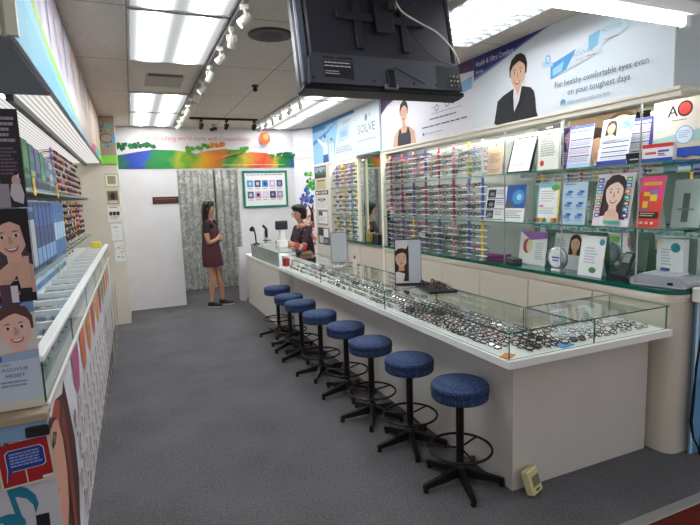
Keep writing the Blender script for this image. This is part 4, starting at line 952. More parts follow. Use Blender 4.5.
# ------------------------------------------------------------------ notices on the right post
t = empty('landscape_card', (XF, 7.9, 1.915), 'dark landscape card at the top of the right post', 'card'); cv = Canvas(.52, .19, .006, C('#2c3038')); cv.rect(.03, .49, .09, .17, C('#9fb4c8')); cv.poly([(.05, .06), (.2, .13), (.3, .08), (.45, .14), (.49, .05)], C('#4a6a4a')); cv.build('print', t, (0, 0, 0), (0, 0, WEST))
def notice(name, y1, z, w, h, base, label, kind):
    cv = Canvas(w, h, .008, C(base, .5))
    if kind == 'news': cv.lines(.03, w - .03, h - .06, .02, 14, C('#8d8468'), .4, .05); cv.rect(.05, w - .05, h - .045, h - .02, C('#6d6450'))
    if kind == 'strip':
        for i in range(4): cv.rect(.03 + i * (w - .06) / 4, .03 + (i + .8) * (w - .06) / 4, .015, h - .015, C(('#d8d2cc', '#b89a8a', '#d2b4a8', '#c4c0c0')[i]))
    if kind == 'photo': cv.rect(.06, w - .06, .06, h - .05, C('#5a5458')); cv.ell(w / 2, h / 2, w * .2, h * .22, C('#a89a94'))
    if kind == 'text': cv.lines(.02, w - .02, h - .01, .01, 2, C('#5a7aa8'), .3)
    if kind == 'frame': cv.rect(.02, w - .02, .03, h - .03, C('#ecebe8')); cv.rect(.04, w * .5, h * .62, h * .9, C('#4a4a50')); cv.lines(.05, w - .05, h * .55, .06, 7, C('#a9a9aa'))
    if kind == 'dark': cv.rect(w * .5, w * .92, h * .45, h * .95, C('#e6e6e8')); cv.rect(w * .1, w * .48, h * .08, h * .5, C('#c9cacc')); cv.rect(w * .55, w * .9, h * .1, h * .35, C('#8d8f94'))
    return tag(cv.put(name, (XF, y1, z), WEST), label, 'notice')
notice('newspaper_cutting', 7.85, 1.73, .46, .175, '#cdbf95', 'yellowed newspaper cutting near the top of the right post', 'news')
notice('photo_strip', 7.91, 1.655, .6, .065, '#1c1a1e', 'black strip of four faces on the right post', 'strip')
notice('framed_photo', 7.85, 1.5, .46, .145, '#d9d4ce', 'small framed dark photograph on the right post', 'photo')
notice('caption_strip', 7.86, 1.43, .48, .055, '#eeeeee', 'thin blue caption strip under the framed photograph', 'text')
notice('framed_certificate', 7.83, 1.17, .46, .245, '#8f8f8c', 'grey framed white document in the middle of the right post', 'frame')
notice('framed_certificate', 7.85, .86, .52, .27, '#26262c', 'black framed collage of papers low on the right post', 'dark')
# ------------------------------------------------------------------ mural in the corner
mu = Canvas(.42, 2.7, .004, C('#eeedf0', .5))
mu.text('vision', .02, 2.34, .1, C('#eab4c0'), w=.34); mu.text('starts', .02, 2.22, .1, C('#eab4c0'), w=.34)
RM = random.Random(5)
def blobs(cx, cz, sx, sz, n, cols, r0=.02, r1=.05):
    for i in range(n):
        x, z = RM.gauss(cx, sx), RM.gauss(cz, sz); r = RM.uniform(r0, r1)
        mu.poly([(x + r * (1 + .35 * RM.uniform(-1, 1)) * cos(a), z + r * (1 + .35 * RM.uniform(-1, 1)) * sin(a)) for a in (2 * pi * k / 9 for k in range(9))], C(RM.choice(cols)))
blobs(.3, 1.86, .05, .09, 20, ['#3f9a4a', '#6ab84a', '#2f7a5a', '#8ac85a']); blobs(.24, 1.62, .07, .09, 22, ['#5a4a9c', '#7a6ab8', '#3a5aa8', '#4a9ac0'])
mu.poly([(.27, 1.1), (.3, 1.35), (.24, 1.5), (.32, 1.42), (.36, 1.52), (.35, 1.35), (.36, 1.1)], C('#2c2430'))
blobs(.22, 1.22, .09, .12, 26, ['#e8834a', '#e8a06a', '#e06a3a', '#f0b88a'], .015, .04); blobs(.26, .95, .1, .08, 16, ['#b84a5a', '#e8a04a', '#c86a8a'])
tag(mu.build('wall_mural', None, (2.56 - .004, YB - .005, .02), (0, 0, math.atan2(-.33, .26))), 'white corner mural with green, purple and orange painted trees behind the seated woman', 'mural')
# ------------------------------------------------------------------ back wall banner
def watercolour():
    m, nt, b, o = new_mat('watercolour_hills'); L = nt.links
    tc = nt.nodes.new('ShaderNodeTexCoord'); sp = nt.nodes.new('ShaderNodeSeparateXYZ'); L.new(tc.outputs['Object'], sp.inputs[0])
    n = nt.nodes.new('ShaderNodeTexNoise'); n.inputs['Scale'].default_value = 3.5; n.inputs['Detail'].default_value = 4; L.new(tc.outputs['Object'], n.inputs['Vector'])
    a = nt.nodes.new('ShaderNodeMath'); a.operation = 'MULTIPLY_ADD'; a.inputs[1].default_value = .55; a.inputs[2].default_value = -.27; L.new(n.outputs['Fac'], a.inputs[0])
    x = nt.nodes.new('ShaderNodeMath'); x.operation = 'ADD'; L.new(sp.outputs['X'], x.inputs[0]); L.new(a.outputs[0], x.inputs[1])
    z = nt.nodes.new('ShaderNodeMath'); z.operation = 'MULTIPLY_ADD'; z.inputs[1].default_value = -.35; L.new(sp.outputs['Z'], z.inputs[0]); L.new(x.outputs[0], z.inputs[2])
    d = nt.nodes.new('ShaderNodeMath'); d.operation = 'DIVIDE'; d.inputs[1].default_value = 2.7; L.new(z.outputs[0], d.inputs[0])
    r = nt.nodes.new('ShaderNodeValToRGB'); L.new(d.outputs[0], r.inputs['Fac'])
    st = [(0, '#12703a'), (.04, '#1f3fa0'), (.12, '#2c48ae'), (.17, '#12783f'), (.25, '#1c8638'), (.31, '#a8ae28'), (.36, '#5c9c28'), (.43, '#d8a41a'), (.5, '#d8761c'), (.55, '#3f8428'), (.6, '#2a8428'), (.66, '#c8ae1c'), (.71, '#d8661c'), (.77, '#cf3f1e'), (.84, '#d8761c'), (.88, '#cfae1c'), (.92, '#2a8428'), (.96, '#127045'), (1, '#1f489c')]
    el = r.color_ramp.elements
    el[0].position = 0; el[0].color = rgb(st[0][1]); el[1].position = 1; el[1].color = rgb(st[-1][1])
    for p, c in st[1:-1]:
        q = el.new(p); q.color = rgb(c)
    L.new(r.outputs['Color'], b.inputs['Base Color']); b.inputs['Roughness'].default_value = .5
    return m
WC = watercolour()
bw = Canvas(2.69, .6, .006, C('#dbd7d8', .5), step=.0004)
RB = random.Random(9)
def hill(pts): bw.poly(pts + [(pts[-1][0], 0), (pts[0][0], 0)], WC)
hill([(0, .2), (.25, .245), (.5, .285), (.8, .275), (1.0, .25), (1.3, .18), (1.5, .12)])
hill([(.85, .16), (1.1, .22), (1.3, .27), (1.55, .3), (1.8, .27), (2.0, .2)])
hill([(1.45, .08), (1.75, .2), (1.95, .25), (2.2, .24), (2.45, .16), (2.69, .04)])
hill([(2.3, .2), (2.5, .19), (2.69, .22)])
GT = [C('#1c7a38'), C('#125e34'), C('#4f942a')]
def tree(cx, cz, s, mat=None):
    mat = mat or (GT[RB.randrange(2)] if cx < .6 or cx > 2 else (WC if cx > 1.3 and cx < 1.6 else GT[2]))
    for i in range(6):
        x, z, r = cx + RB.uniform(-.08, .08) * s, cz + RB.uniform(-.02, .05) * s, RB.uniform(.03, .055) * s
        bw.poly([(x + r * RB.uniform(.75, 1.25) * cos(a), z + r * RB.uniform(.7, 1.2) * sin(a)) for a in (2 * pi * k / 10 for k in range(10))], mat)
for x, z, s in ((.06, .32, .9), (.18, .31, .7), (.3, .34, .75), (.4, .335, .7), (.5, .33, .6), (1.02, .27, .7), (1.12, .3, .9), (1.25, .33, .7), (1.38, .34, .7), (1.48, .35, .6), (1.7, .22, .7), (1.78, .25, .8), (1.86, .28, .7), (2.3, .18, .5), (2.42, .2, .6), (2.55, .2, .7), (2.65, .2, .6)): tree(x, z, s)
bw.poly([(.05, .255), (.12, .27), (.3, .285), (.42, .3), (.3, .295), (.12, .285)], C('#dbd7d8')); bw.poly([(1.12, .25), (1.35, .3), (1.5, .32), (1.3, .3), (1.15, .27)], C('#dbd7d8')); bw.poly([(1.3, .1), (1.55, .17), (1.8, .25), (1.55, .2), (1.35, .13)], C('#f0703a'))
bw.text('A refreshing world starts with CooperVision', .4, .42, .095, C('#d0705c'), w=1.55)
bw.ell(2.19, .465, .09, .1, C('#e4542c'), 28); bw.ell(2.21, .49, .045, .05, C('#f09a4a')); bw.text('CooperVision', 2.19, .315, .045, C('#8f8ca8'), 'c', w=.36)
bw.lines(1.5, 2.5, .05, .02, 1, C('#f4e9dc'), .2, .02)
tag(bw.put('back_banner', (-.12, YB - .0075, 2.125), 0), 'long white banner with rainbow watercolour hills and an orange sun', 'banner')
# green framed chart
t = empty('framed_chart', (1.678, YB - .001, 1.48), 'green framed chart with two rows of small pictures on the back wall', 'chart')
GRN = C('#17806a', .4); W, H = .745, .6
MB().rbox(0, W, -.025, 0, 0, .035, GRN, .004).rbox(0, W, -.025, 0, H - .035, H, GRN, .004).rbox(0, .035, -.025, 0, .036, H - .036, GRN, .004).rbox(W - .035, W, -.025, 0, .036, H - .036, GRN, .004).build('frame', t)
cv = Canvas(W - .072, H - .072, .008, C('#eceae8', .4)); cv.lines(.03, .64, .5, .455, 1, C('#4a4650'), .2, .02)
for j in range(2):
    for i in range(5):
        x, z = .035 + i * .122, .3 - j * .18; c = [['#5a9ad0', '#3a4a6a', '#4a8ac8', '#c4b4cc', '#5a5a8a'], ['#4a6a9a', '#d4a4b4', '#d8ccd8', '#3a3450', '#b48aa8']][j][i]
        cv.rect(x, x + .1, z, z + .11, C(c)); cv.ell(x + .05, z + .055, .026, .03, C(['#a9d0ec', '#c9c4d0', '#2a3a6a', '#e6dcea', '#8a86b0'][(i + j) % 5])); cv.rect(x + .01, x + .085, z - .03, z - .02, C('#a09ca4'))
cv.build('chart', t, (.036, -.012, .036))
t = empty('name_plate', (.305, YB - .001, 1.6), 'small dark brown name plate on the white back wall', 'plate')
cv = Canvas(.375, .105, .012, C('#3c241c', .4)); cv.rect(.012, .363, .012, .093, C('#4a2c20')); cv.lines(.04, .335, .075, .035, 1, C('#c0a080'), .1, .02); cv.build('plate', t, (0, -.012, 0))
# curtain in the opening
def lace():
    m, nt, b, o = new_mat('grey_floral_lace'); L = nt.links
    tc = nt.nodes.new('ShaderNodeTexCoord'); v = nt.nodes.new('ShaderNodeTexNoise'); v.inputs['Scale'].default_value = 11; v.inputs['Detail'].default_value = 3; v.inputs['Distortion'].default_value = 1.2; L.new(tc.outputs['Object'], v.inputs['Vector'])
    r = nt.nodes.new('ShaderNodeValToRGB'); r.color_ramp.elements[0].position = .45; r.color_ramp.elements[1].position = .58
    r.color_ramp.elements[0].color = rgb('#9b9e9a'); r.color_ramp.elements[1].color = rgb('#c6c8c3'); L.new(v.outputs['Fac'], r.inputs['Fac']); L.new(r.outputs['Color'], b.inputs['Base Color']); b.inputs['Roughness'].default_value = .85
    return m
LACE = lace()
def curtain(name, x0, x1, y, z0, z1, label, folds):
    n = 120; b = MB(); v = []; f = []
    pr = [(x0 + (x1 - x0) * i / n, y + .022 * sin(i / n * folds * 2 * pi) + .012 * sin(i / n * folds * 5.3)) for i in range(n + 1)]
    for z in (z0, z1):
        for x, yy in pr: v.append((x, yy, z))
    for z in (z0, z1):
        for x, yy in pr: v.append((x, yy + .004, z))
    N = n + 1
    for i in range(n): f += [(i, i + 1, N + i + 1, N + i), (2 * N + i + 1, 2 * N + i, 3 * N + i, 3 * N + i + 1)]
    b.add(v, f, LACE, True)
    return b.build(name, None, label=label, cat='curtain')
curtain('curtain', .42, 1.42, 9.55, .01, 2.42, 'grey lace curtain behind the standing woman', 9)
curtain('curtain', 1.44, 2.18, 9.5, .01, 2.42, 'paler lace curtain right of the standing woman', 6)
tag(MB().cyl((.37, 9.52, 2.44), (2.19, 9.52, 2.44), .014, CHROME, 12).build('curtain_rail'), 'chrome curtain rail in the fitting room opening', 'rail')
# ------------------------------------------------------------------ television seen from behind
tv = empty('television', (1.295, 2.5, 2.122), 'large television seen from behind, hanging from the ceiling', 'television')
tv.rotation_euler = (-.223, .0, 0); tv.scale = (.945, 1, 1)
TVD = C('#2c2c36', .5); TVG = C('#41454f', .5); TVE = C('#555c68', .4)
MB().rbox(-.5, .5, -.03, .025, 0, .6, C('#2a2b31', .35), .008).build('front_bezel', tv)
MB().box(-.485, .485, .025, .027, .03, .585, C('#0a0a0c', .05)).build('screen', tv)
b = MB(); b.rbox(-.492, .492, -.05, -.029, .006, .594, C('#3b414c', .4), .006); b.rbox(-.445, .455, -.075, -.048, .15, .585, TVD, .012); b.build('back_shell', tv)
b = MB(); b.prism([(-.47, .02), (.475, .02), (.47, .15), (.455, .175), (-.445, .175), (-.46, .15)], -.1, -.048, TVG); b.build('electronics_cover', tv)
MB().rbox(-.498, .498, -.085, -.02, -.004, .02, C('#15151a', .35), .005).build('lower_edge', tv)
MB().rbox(-.497, -.452, -.072, -.045, .03, .59, TVE, .008).build('side_rim', tv); MB().rbox(.465, .49, -.072, -.045, .03, .59, C('#4a4f5a', .35), .008).build('side_rim', tv)
cv = Canvas(.17, .085, .001, C('#1a1a1e')); cv.lines(.005, .16, .08, .045, 2, C('#d0d0d0'), .3, .05); cv.lines(.005, .1, .035, .01, 2, C('#b0b0b0'), .4); cv.build('rating_label', tv, (-.385, -.1015, .05))
for x0, n in ((-.385, 6), (-.3, 8)):
    s = MB()
    for i in range(n): s.box(x0 + i * .011, x0 + i * .011 + .007, -.102, -.099, .15, .159, C('#0c0c0f'))
    s.build('vent_slots', tv)
s = MB()
for i in range(44): s.box(-.4 + i * .019, -.393 + i * .019, -.087, -.084, .0, .014, C('#0a0a0c'))
s.build('vent_slots', tv)
cp = MB().box(.31, .47, -.1015, -.099, .025, .155, C('#24262c')).build('connector_panel', tv)
for i, c in enumerate(('#a0a0a0', '#8a5450', '#6a7a70', '#b0b0b0', '#9a9060', '#c0c0c0', '#5a6a90', '#b0b0b0', '#808080')): MB().cyl((.4 + (i % 3) * .024, -.101, .045 + (i // 3) * .026), (.4 + (i % 3) * .024, -.109, .045 + (i // 3) * .026), .0055, C(c, .3), 10).build('connector', cp)
MB().rbox(-.02, .03, -.115, -.098, .012, .11, C('#15151a', .35), .004).build('stand_socket', tv); MB().rbox(-.04, .045, -.108, -.09, .005, .03, C('#6a7078', .3), .003).build('stand_clip', tv)
for x in (-.45, -.23, -.1, .15, .3, .44): MB().cyl((x, -.1005, .045), (x, -.104, .045), .007, C('#0b0b0d'), 10).build('screw', tv)
MB().tube([(.02, -.125, .115), (.11, -.115, .085), (.22, -.106, .045)], .003, BLACK, 6).build('thin_lead', tv)
mt = empty('television_bracket', (1.32, 2.42, ZC), 'black ceiling bracket behind the television', 'bracket')
MB().rbox(-.08, .08, -.06, .06, -.012, 0, DARKM, .003).cyl((0, 0, -.012), (0, 0, -.2), .022, DARKM, 14).build('ceiling_post', mt)
Mt = Matrix.Translation((-.025, .08, -.623)) @ Matrix.Rotation(-.223, 4, 'X')
MB().rbox(-.26, .26, -.104, -.082, .37, .41, C('#2a2a33', .5), .003, Mt).rbox(-.05, .05, -.13, -.104, .3, .48, C('#26262c'), .004, Mt).build('cross_bar', mt)
for x in (-.14, .13): MB().rbox(x - .02, x + .02, -.098, -.076, .22, .55, C('#292932', .5), .003, Mt).build('arm', mt)
Mtv = Matrix.Translation((1.295, 2.5, 2.122)) @ Matrix.Rotation(-.223, 4, 'X')
tp = lambda L: [Mtv @ Vector(p) for p in L]
def smooth(L, n=6):
    P = [Vector(p) for p in L]; out = []
    for i in range(len(P) - 1):
        a, b2, c, d = P[max(i - 1, 0)], P[i], P[i + 1], P[min(i + 2, len(P) - 1)]
        for k in range(n):
            t = k / n; out.append(.5 * ((2 * b2) + (c - a) * t + (2 * a - 5 * b2 + 4 * c - d) * t * t + (3 * b2 - a - 3 * c + d) * t ** 3))
    return out + [P[-1]]
tag(MB().tube(tp(smooth([(.06, -.14, .62), (.055, -.15, .52), (.09, -.15, .42), (.2, -.15, .36), (.31, -.14, .32), (.4, -.13, .24), (.44, -.12, .17)])), .0045, C('#cfcabf', .4), 8).build('white_cable'), 'white cable curving across the back of the television', 'cable')
tag(MB().tube(tp(smooth([(.07, -.13, .6), (.1, -.13, .4), (.2, -.13, .24), (.32, -.12, .17), (.41, -.115, .16)])), .0025, C('#0e0e12', .4), 6).build('black_cable'), 'thin black cable hanging across the back of the television', 'cable')
tag(MB().tube(tp(smooth([(.06, -.142, .56), (.13, -.142, .59), (.2, -.142, .54), (.19, -.142, .47), (.11, -.142, .44), (.07, -.142, .48)])), .0022, C('#1f2a66', .4), 6).build('blue_cable'), 'thin blue cable loop on the back of the television', 'cable')
# ------------------------------------------------------------------ left sign board
sb = Canvas(5.37, .59, .012, C('#dcd6e2', .45), step=.0003)
sb.poly([(2.4, .59), (2.2, 0), (5.37, 0), (5.37, .59)], C('#e6d4cc')); sb.poly([(3.6, .59), (3.5, 0), (5.37, 0), (5.37, .59)], C('#d8bfa8')); sb.poly([(4.5, .59), (4.4, 0), (5.37, 0), (5.37, .59)], C('#b8a08c'))
sb.poly([(0, 0), (0, .59), (.03, .59), (.28, .3), (.9, .16), (2.2, .05), (3.3, 0)], C('#8fd0e4')); sb.poly([(0, 0), (0, .45), (.3, .2), (1.2, .08), (2.6, 0)], C('#7cc4de'))
sb.poly([(.03, .59), (.09, .59), (.32, .36), (.9, .22), (1.9, .1), (2.6, .03), (2.2, .05), (.9, .16), (.28, .3)], C('#a4d860'))
for x, c, w in ((.5, '#e08a78', .035), (.62, '#c9c4d8', .14), (.95, '#a49cc0', .06), (1.25, '#d4c4d8', .2), (1.65, '#b8a4b8', .08), (2.1, '#e0c0b4', .2), (2.7, '#b49c9c', .08), (3.0, '#d8b4a4', .22), (3.6, '#b08474', .1)):
    sb.poly([(x, .59), (x + w, .59), (x + w * .8, .45), (x + w * 1.1, .3), (x + w * .6, .2), (x + w * .3, .3), (x - w * .1, .45)], C(c))
sb.poly([(3.5, 0), (3.7, .07), (4.2, .1), (4.4, .04), (4.4, 0)], C('#c85a8a')); sb.poly([(4.1, 0), (4.3, .1), (4.8, .12), (5.37, .1), (5.37, 0)], C('#4aa48a')); sb.poly([(4.7, 0), (4.8, .06), (5.37, .07), (5.37, 0)], C('#7ac84a'))
sb.rects([(.21, .215, 0, .59), (1.42, 1.424, 0, .59), (2.63, 2.634, 0, .59), (3.84, 3.844, 0, .59)], C('#8a93a4'))
tag(sb.put('sign_board', (-.3, 1.985, 2.15), EAST), 'long left sign board with cyan foot and lime green swoosh', 'sign board')
cv = Canvas(.2, .6, .01, C('#a08c7a', .5)); cv.rect(0, .2, 0, .11, C('#8ad04a')); RP = random.Random(2)
for i in range(18): cv.ell(RP.uniform(.02, .18), RP.uniform(.18, .5), .014, .017, C(RP.choice(('#4a9ad0', '#7ac84a', '#5ab0c8', '#3a7ab0', '#a0c060'))))
cv.poly([(.1 + .08 * cos(a), .33 + .06 * sin(a)) for a in (2 * pi * i / 20 for i in range(20))], C('#2a2a30')); cv.poly([(.1 + .07 * cos(a), .33 + .052 * sin(a)) for a in (2 * pi * i / 20 for i in range(20))], C('#a08c7a')); cv.rect(.16, .2, .28, .38, C('#4a9ad0'))
tag(cv.put('sign_board', (-.318, 7.345, 2.135), 0), 'narrow brown board with coloured dots at the top of the left pillar', 'sign board')
# notices on the pillar
for (x, z, w, h, base, kind, lab) in ((-.29, 1.835, .17, .18, '#c9bd98', 'news', 'framed beige cutting at the top of the left pillar'), (-.275, 1.62, .13, .17, '#8d8468', 'photo', 'brown photograph below the framed cutting on the left pillar'), (-.285, 1.39, .15, .2, '#f0ecea', 'faces', 'white leaflet with red heading and faces on the left pillar'), (-.265, 1.14, .13, .22, '#f3f2f2', 'red', 'plain white sheet with red title on the left pillar'), (-.25, .86, .12, .26, '#efeeec', 'dots', 'white sheet with coloured doodles lowest on the left pillar')):
    cv = Canvas(w, h, .004, C(base, .5))
    if kind == 'news': cv.rect(.015, w - .015, .02, h - .02, C('#efece2')); cv.rect(.035, w - .035, .04, h - .03, C('#b4a884')); cv.lines(.04, w - .04, h - .04, .05, 8, C('#80765a'))
    if kind == 'photo': cv.rect(.01, w - .01, .05, h - .01, C('#6d6450')); cv.ell(w / 2, .1, .03, .045, C('#2d2924')); cv.rect(.01, w - .01, .01, .045, C('#d8cfb8'))
    if kind == 'faces':
        cv.lines(.02, w - .02, h - .01, h - .035, 1, C('#d0453f')); cv.rects([(.015, .05, .08, .13), (.055, .095, .08, .13), (.1, .138, .08, .13)], C('#3a3030')); cv.lines(.02, w - .02, .07, .02, 3, C('#c8807a'))
    if kind == 'red': cv.lines(.02, w - .02, h - .04, h - .06, 1, C('#d0453f')); cv.rect(.05, .08, .12, .125, C('#7ac0e0')); cv.rect(.05, .08, .06, .064, C('#d0808a'))
    if kind == 'dots':
        for i in range(16): cv.ell(RP.uniform(.01, w - .01), RP.uniform(.01, h - .01), .006, .007, C(RP.choice(('#2a2a30', '#d0453f', '#7a4aa0', '#e0b04a'))))
    tag(cv.put('notice', (x, 7.355, z), 0), lab, 'notice')
# ------------------------------------------------------------------ left display counter
XB = -.322
t = empty('wall_display_counter', (0, 0, 0), 'long left display counter with printed front and white rimmed glass top', 'display counter')
MB().box(XL + .002, XB - .012, 1.985, 7.34, 0, .905, C('#e9e7e6', .45)).build('base', t)
gf = Canvas(5.34, .86, .01, C('#eceaee', .4), step=.0003)
# huge portrait near the front end
gf.poly([(0, .8), (0, 0), (.46, 0), (.5, .17), (.6, .3), (.61, .5), (.52, .7), (.45, .84), (.38, .8), (.2, .84)], C('#4a2620')); gf.poly([(0, .8), (.2, .84), (.3, .8), (.2, .68), (.08, .74)], C('#b04f36'))
gf.poly([(0, .78), (.1, .8), (.2, .76), (.27, .65), (.29, .5), (.24, .38), (.12, .3), (0, .28)], C('#dba088')); gf.poly([(.27, .7), (.33, .6), (.3, .4), (.36, .1), (.42, .3), (.42, .6), (.36, .76)], C('#8a3f2c'))
gf.poly([(.02, .735), (.08, .76), (.15, .73), (.1, .705), (.04, .71)], C('#2a1a18')); gf.ell(.085, .732, .02, .016, C('#6a8a9a')); gf.poly([(.0, .79), (.1, .81), (.19, .77), (.1, .79)], C('#5a2a20')); gf.poly([(0, .63), (.035, .64), (.03, .67), (0, .68)], C('#c98870')); gf.poly([(0, .58), (.04, .565), (.06, .545), (.03, .52), (0, .515)], C('#cc2f40')); gf.poly([(.0, .3), (.12, .32), (.2, .2), (.12, 0), (0, 0)], C('#c98f78')); gf.poly([(.3, .3), (.34, .5), (.37, .25), (.34, .05)], C('#9a4a34'))
# petals at the top and columns of small portraits
for i, c in enumerate(('#b85a8a', '#d8744a', '#e0884a', '#d86a5a', '#e8a04a', '#c85a6a', '#7ab05a', '#d8744a', '#e08a5a', '#8ab46a')):
    x = .75 + i * .42; gf.poly([(x, .86), (x + .3, .86), (x + .3, .74), (x + .22, .64), (x + .12, .62), (x + .03, .7)], C(c))
for i in range(13):
    for j in range(4):
        x = .66 + i * .19 + (j % 2) * .08; z = .54 - j * .15
        gf.ell(x, z + .035, .028, .05, C('#7a4a3a'), 12); gf.ell(x, z + .03, .02, .036, C('#e0a890'), 12); gf.rect(x - .016, x + .016, z - .06, z - .03, C('#5a5a6a'))
for i in range(9): gf.rect(3.2 + i * .22, 3.24 + i * .22 + .05 * (i % 3), 0, .62, C(('#8a6a5a', '#c9b4a8', '#7a9a6a', '#5a6a9a', '#d0a890')[i % 5]))
gf.build('printed_front', t, (XB - .0115, 1.985, .02), (0, 0, EAST))
MB().rbox(XB - .045, XB + .006, 1.96, 7.34, .906, .93, C('#d9d6d0', .4), .004).build('ledge', t)
MB().box(XL + .002, -.36, 1.99, 7.34, .908, .935, C('#a9b6b8', .4)).build('tray_floor', t)
for i in range(6):
    a = 1.965 + i * .895; MB().slab(XB - .008, XB - .002, a, a + .888, .932, 1.075, GLASS, GEDGE, 'x').build('front_pane', t)
MB().rbox(XB - .04, XB + .004, 1.955, 7.34, 1.076, 1.1, C('#f6f6f4', .35), .004).rbox(-.6, XB - .041, 1.955, 1.99, 1.076, 1.1, C('#f6f6f4', .35), .004).build('rim', t)
for i in range(17):
    y = 2.28 + i * .3; MB().rbox(-.56, XB - .041, y, y + .02, 1.06, 1.092, C('#f0f0ee', .35), .003).build('divider', t)
MB().slab(-.6, -.566, 1.99, 7.34, .936, 1.05, SHELFGLASS, GEDGEL, 'x').build('back_pane', t)
MB().rbox(XL + .003, -.567, 1.99, 7.34, 1.051, 1.075, WHITE, .003).build('back_ledge', t)
# packages lying in the counter
RQ = random.Random(21)
pk = []
for i, (c1, c2) in enumerate((('#2f8a70', '#b8ccc6'), ('#4f9ab0', '#c4ced2'), ('#7fa8c4', '#b4c2d0'))):
    o = MB().rbox(-.045, .045, -.03, .03, 0, .05, C(c2, .35), .006).lathe([(.022, .0505), (.02, .056)], C(c1, .3), 14).rbox(-.044, .044, -.0305, .0305, .008, .02, C(c1, .35), .002).mesh('lens_package'); pk.append(o)
PN = ['white lens package with green cap lying in the left glass counter', 'white lens package with turquoise cap lying in the left glass counter', 'white lens package with pale blue cap lying in the left glass counter']
for i in range(34):
    for j in range(2):
        k = RQ.randrange(3); o = bpy.data.objects.new('lens_package', pk[k]); COL.objects.link(o)
        o.location = (-.425 - j * .1, 2.1 + (i // 2) * .3 + (i % 2) * .1 + RQ.uniform(-.01, .02), .9365); o.rotation_euler = (0, 0, RQ.uniform(-.5, .5)); tag(o, PN[k], 'lens package', ('green', 'turquoise', 'pale blue')[k] + ' capped lens packages in the left counter')
# light blue cartons on the back ledge
def carton(name, x, y, z, sx, sy, sz, base, bands, label, group, cat='box'):
    b = MB().rbox(-sx / 2, sx / 2, -sy / 2, sy / 2, 0, sz, C(base, .4), .002)
    for z0, z1, c in bands: b.box(sx / 2 - .001, sx / 2 + .0008, -sy / 2 + .006, sy / 2 - .006, z0 * sz, z1 * sz, C(c, .4)); b.box(-sx / 2 + .006, sx / 2 - .006, -sy / 2 - .0008, -sy / 2 + .001, z0 * sz, z1 * sz, C(c, .4))
    return b.build(name, None, (x, y, z), label=label, cat=cat, group=group)
for i in range(18):
    y = 2.45 + i * .152; k = i % 3
    carton('lens_carton', -.62, y, 1.0755, .09, .145, .15, ('#cfe4ee', '#bcd8e8', '#d8e6ea')[k], ((.1, .35, ('#4a8ac8', '#5aa0c0', '#3f74b8')[k]), (.55, .8, ('#c05a9a', '#6ab0a0', '#7ab4d8')[k])), ('pale blue lens carton with pink panel', 'pale blue lens carton with green panel', 'pale lens carton with sky blue panel')[k] + ' on the ledge behind the left counter', ('pink', 'green', 'sky blue')[k] + ' panelled lens cartons')
# shelves on the left wall
for z, w in ((1.235, 'lower'), (1.70, 'upper')):
    for a, b_, q in ((2.0, 5.0, 'boxes'), (5.01, 7.34, 'frame rods')):
        s = empty('glass_wall_shelf', (0, 0, 0), w + ' glass shelf on the left wall carrying ' + q, 'shelf')
        MB().slab(XL + .004, -.5, a, b_, z, z + .012, SHELFGLASS, GEDGEL).build('glass', s)
        br = MB()
        MB().rbox(-.506, -.498, a, b_, z - .012, z - .001, C('#8d9494', .3, .6), .002).build('front_rail', s)
        n = 4
        for i in range(n): MB().rbox(XL + .004, -.52, a + .3 + i * (b_ - a - .5) / (n - 1), a + .314 + i * (b_ - a - .5) / (n - 1), z - .02, z - .001, C('#7d8484', .3, .6), .002).build('bracket', s)
# tall blue boxes with silver fronts on the lower shelf
for i in range(13):
    y = 2.86 + i * .155; k = 0 if i < 9 else 1
    carton('blue_carton', -.6, y, 1.248, .16, .145, .39, ('#173a74', '#3f78b4')[k], (((.06, .74, '#b8bcc2'), (.86, .92, '#6f8ac0')) if i < 4 else (((.62, .92, '#2f5fa0'), (.06, .3, '#7fb0d8')) if k == 0 else ((.3, .62, '#b8d8ec'), (.8, .94, '#3f6ab0')))), ('tall navy carton with silver front on the lower left shelf' if i < 4 else ('tall navy carton with pale blue foot on the lower left shelf', 'tall light blue carton on the lower left shelf')[k]), ('silver fronted' if i < 4 else ('navy', 'light blue')[k]) + ' cartons on the left shelf')
# packets on the upper shelf
for i in range(10):
    y = 2.9 + i * .2
    c = ('#3f8ad0', '#2a2e36', '#6aa84a', '#3f8a5a', '#2f6a6a', '#6a5a9c', '#4a9a6a', '#8a8fb8', '#c4c8d4', '#7a88b4')[i]
    nm = ('bright blue', 'black', 'lime green', 'green', 'dark teal', 'purple', 'sea green', 'grey lilac', 'pale grey', 'slate blue')[i]
    carton('packet', -.6, y, 1.7135, .12, .17, (.27, .26, .29, .29, .28, .27, .26, .25, .22, .2)[i], c, ((.04, .22, '#24324a'), (.3, .42, '#1c2430' if i % 2 else '#8ab06a'), (.62, .8, '#5a7a9a' if i % 3 else '#4a8a50')), nm + ' packet standing on the upper left shelf', 'packets on the upper left shelf')
for i, y in enumerate((3.35, 4.35)):
    cv = Canvas(.06, .1, .003, C('#f0c83a', .5)); cv.rect(.012, .048, .05, .08, C('#e8933a')); tag(cv.put('price_tag', (-.495, y, 1.672), EAST), ('small yellow price tag on the upper left shelf below the lime green packet', 'small yellow price tag on the upper left shelf below the grey lilac packet')[i], 'price tag', 'yellow price tags')
cv = Canvas(.05, .09, .003, C('#f0c83a', .5)); tag(cv.put('price_tag', (-.555, 4.5, 1.0765), EAST), 'yellow price tag standing on the ledge of the left counter', 'price tag')
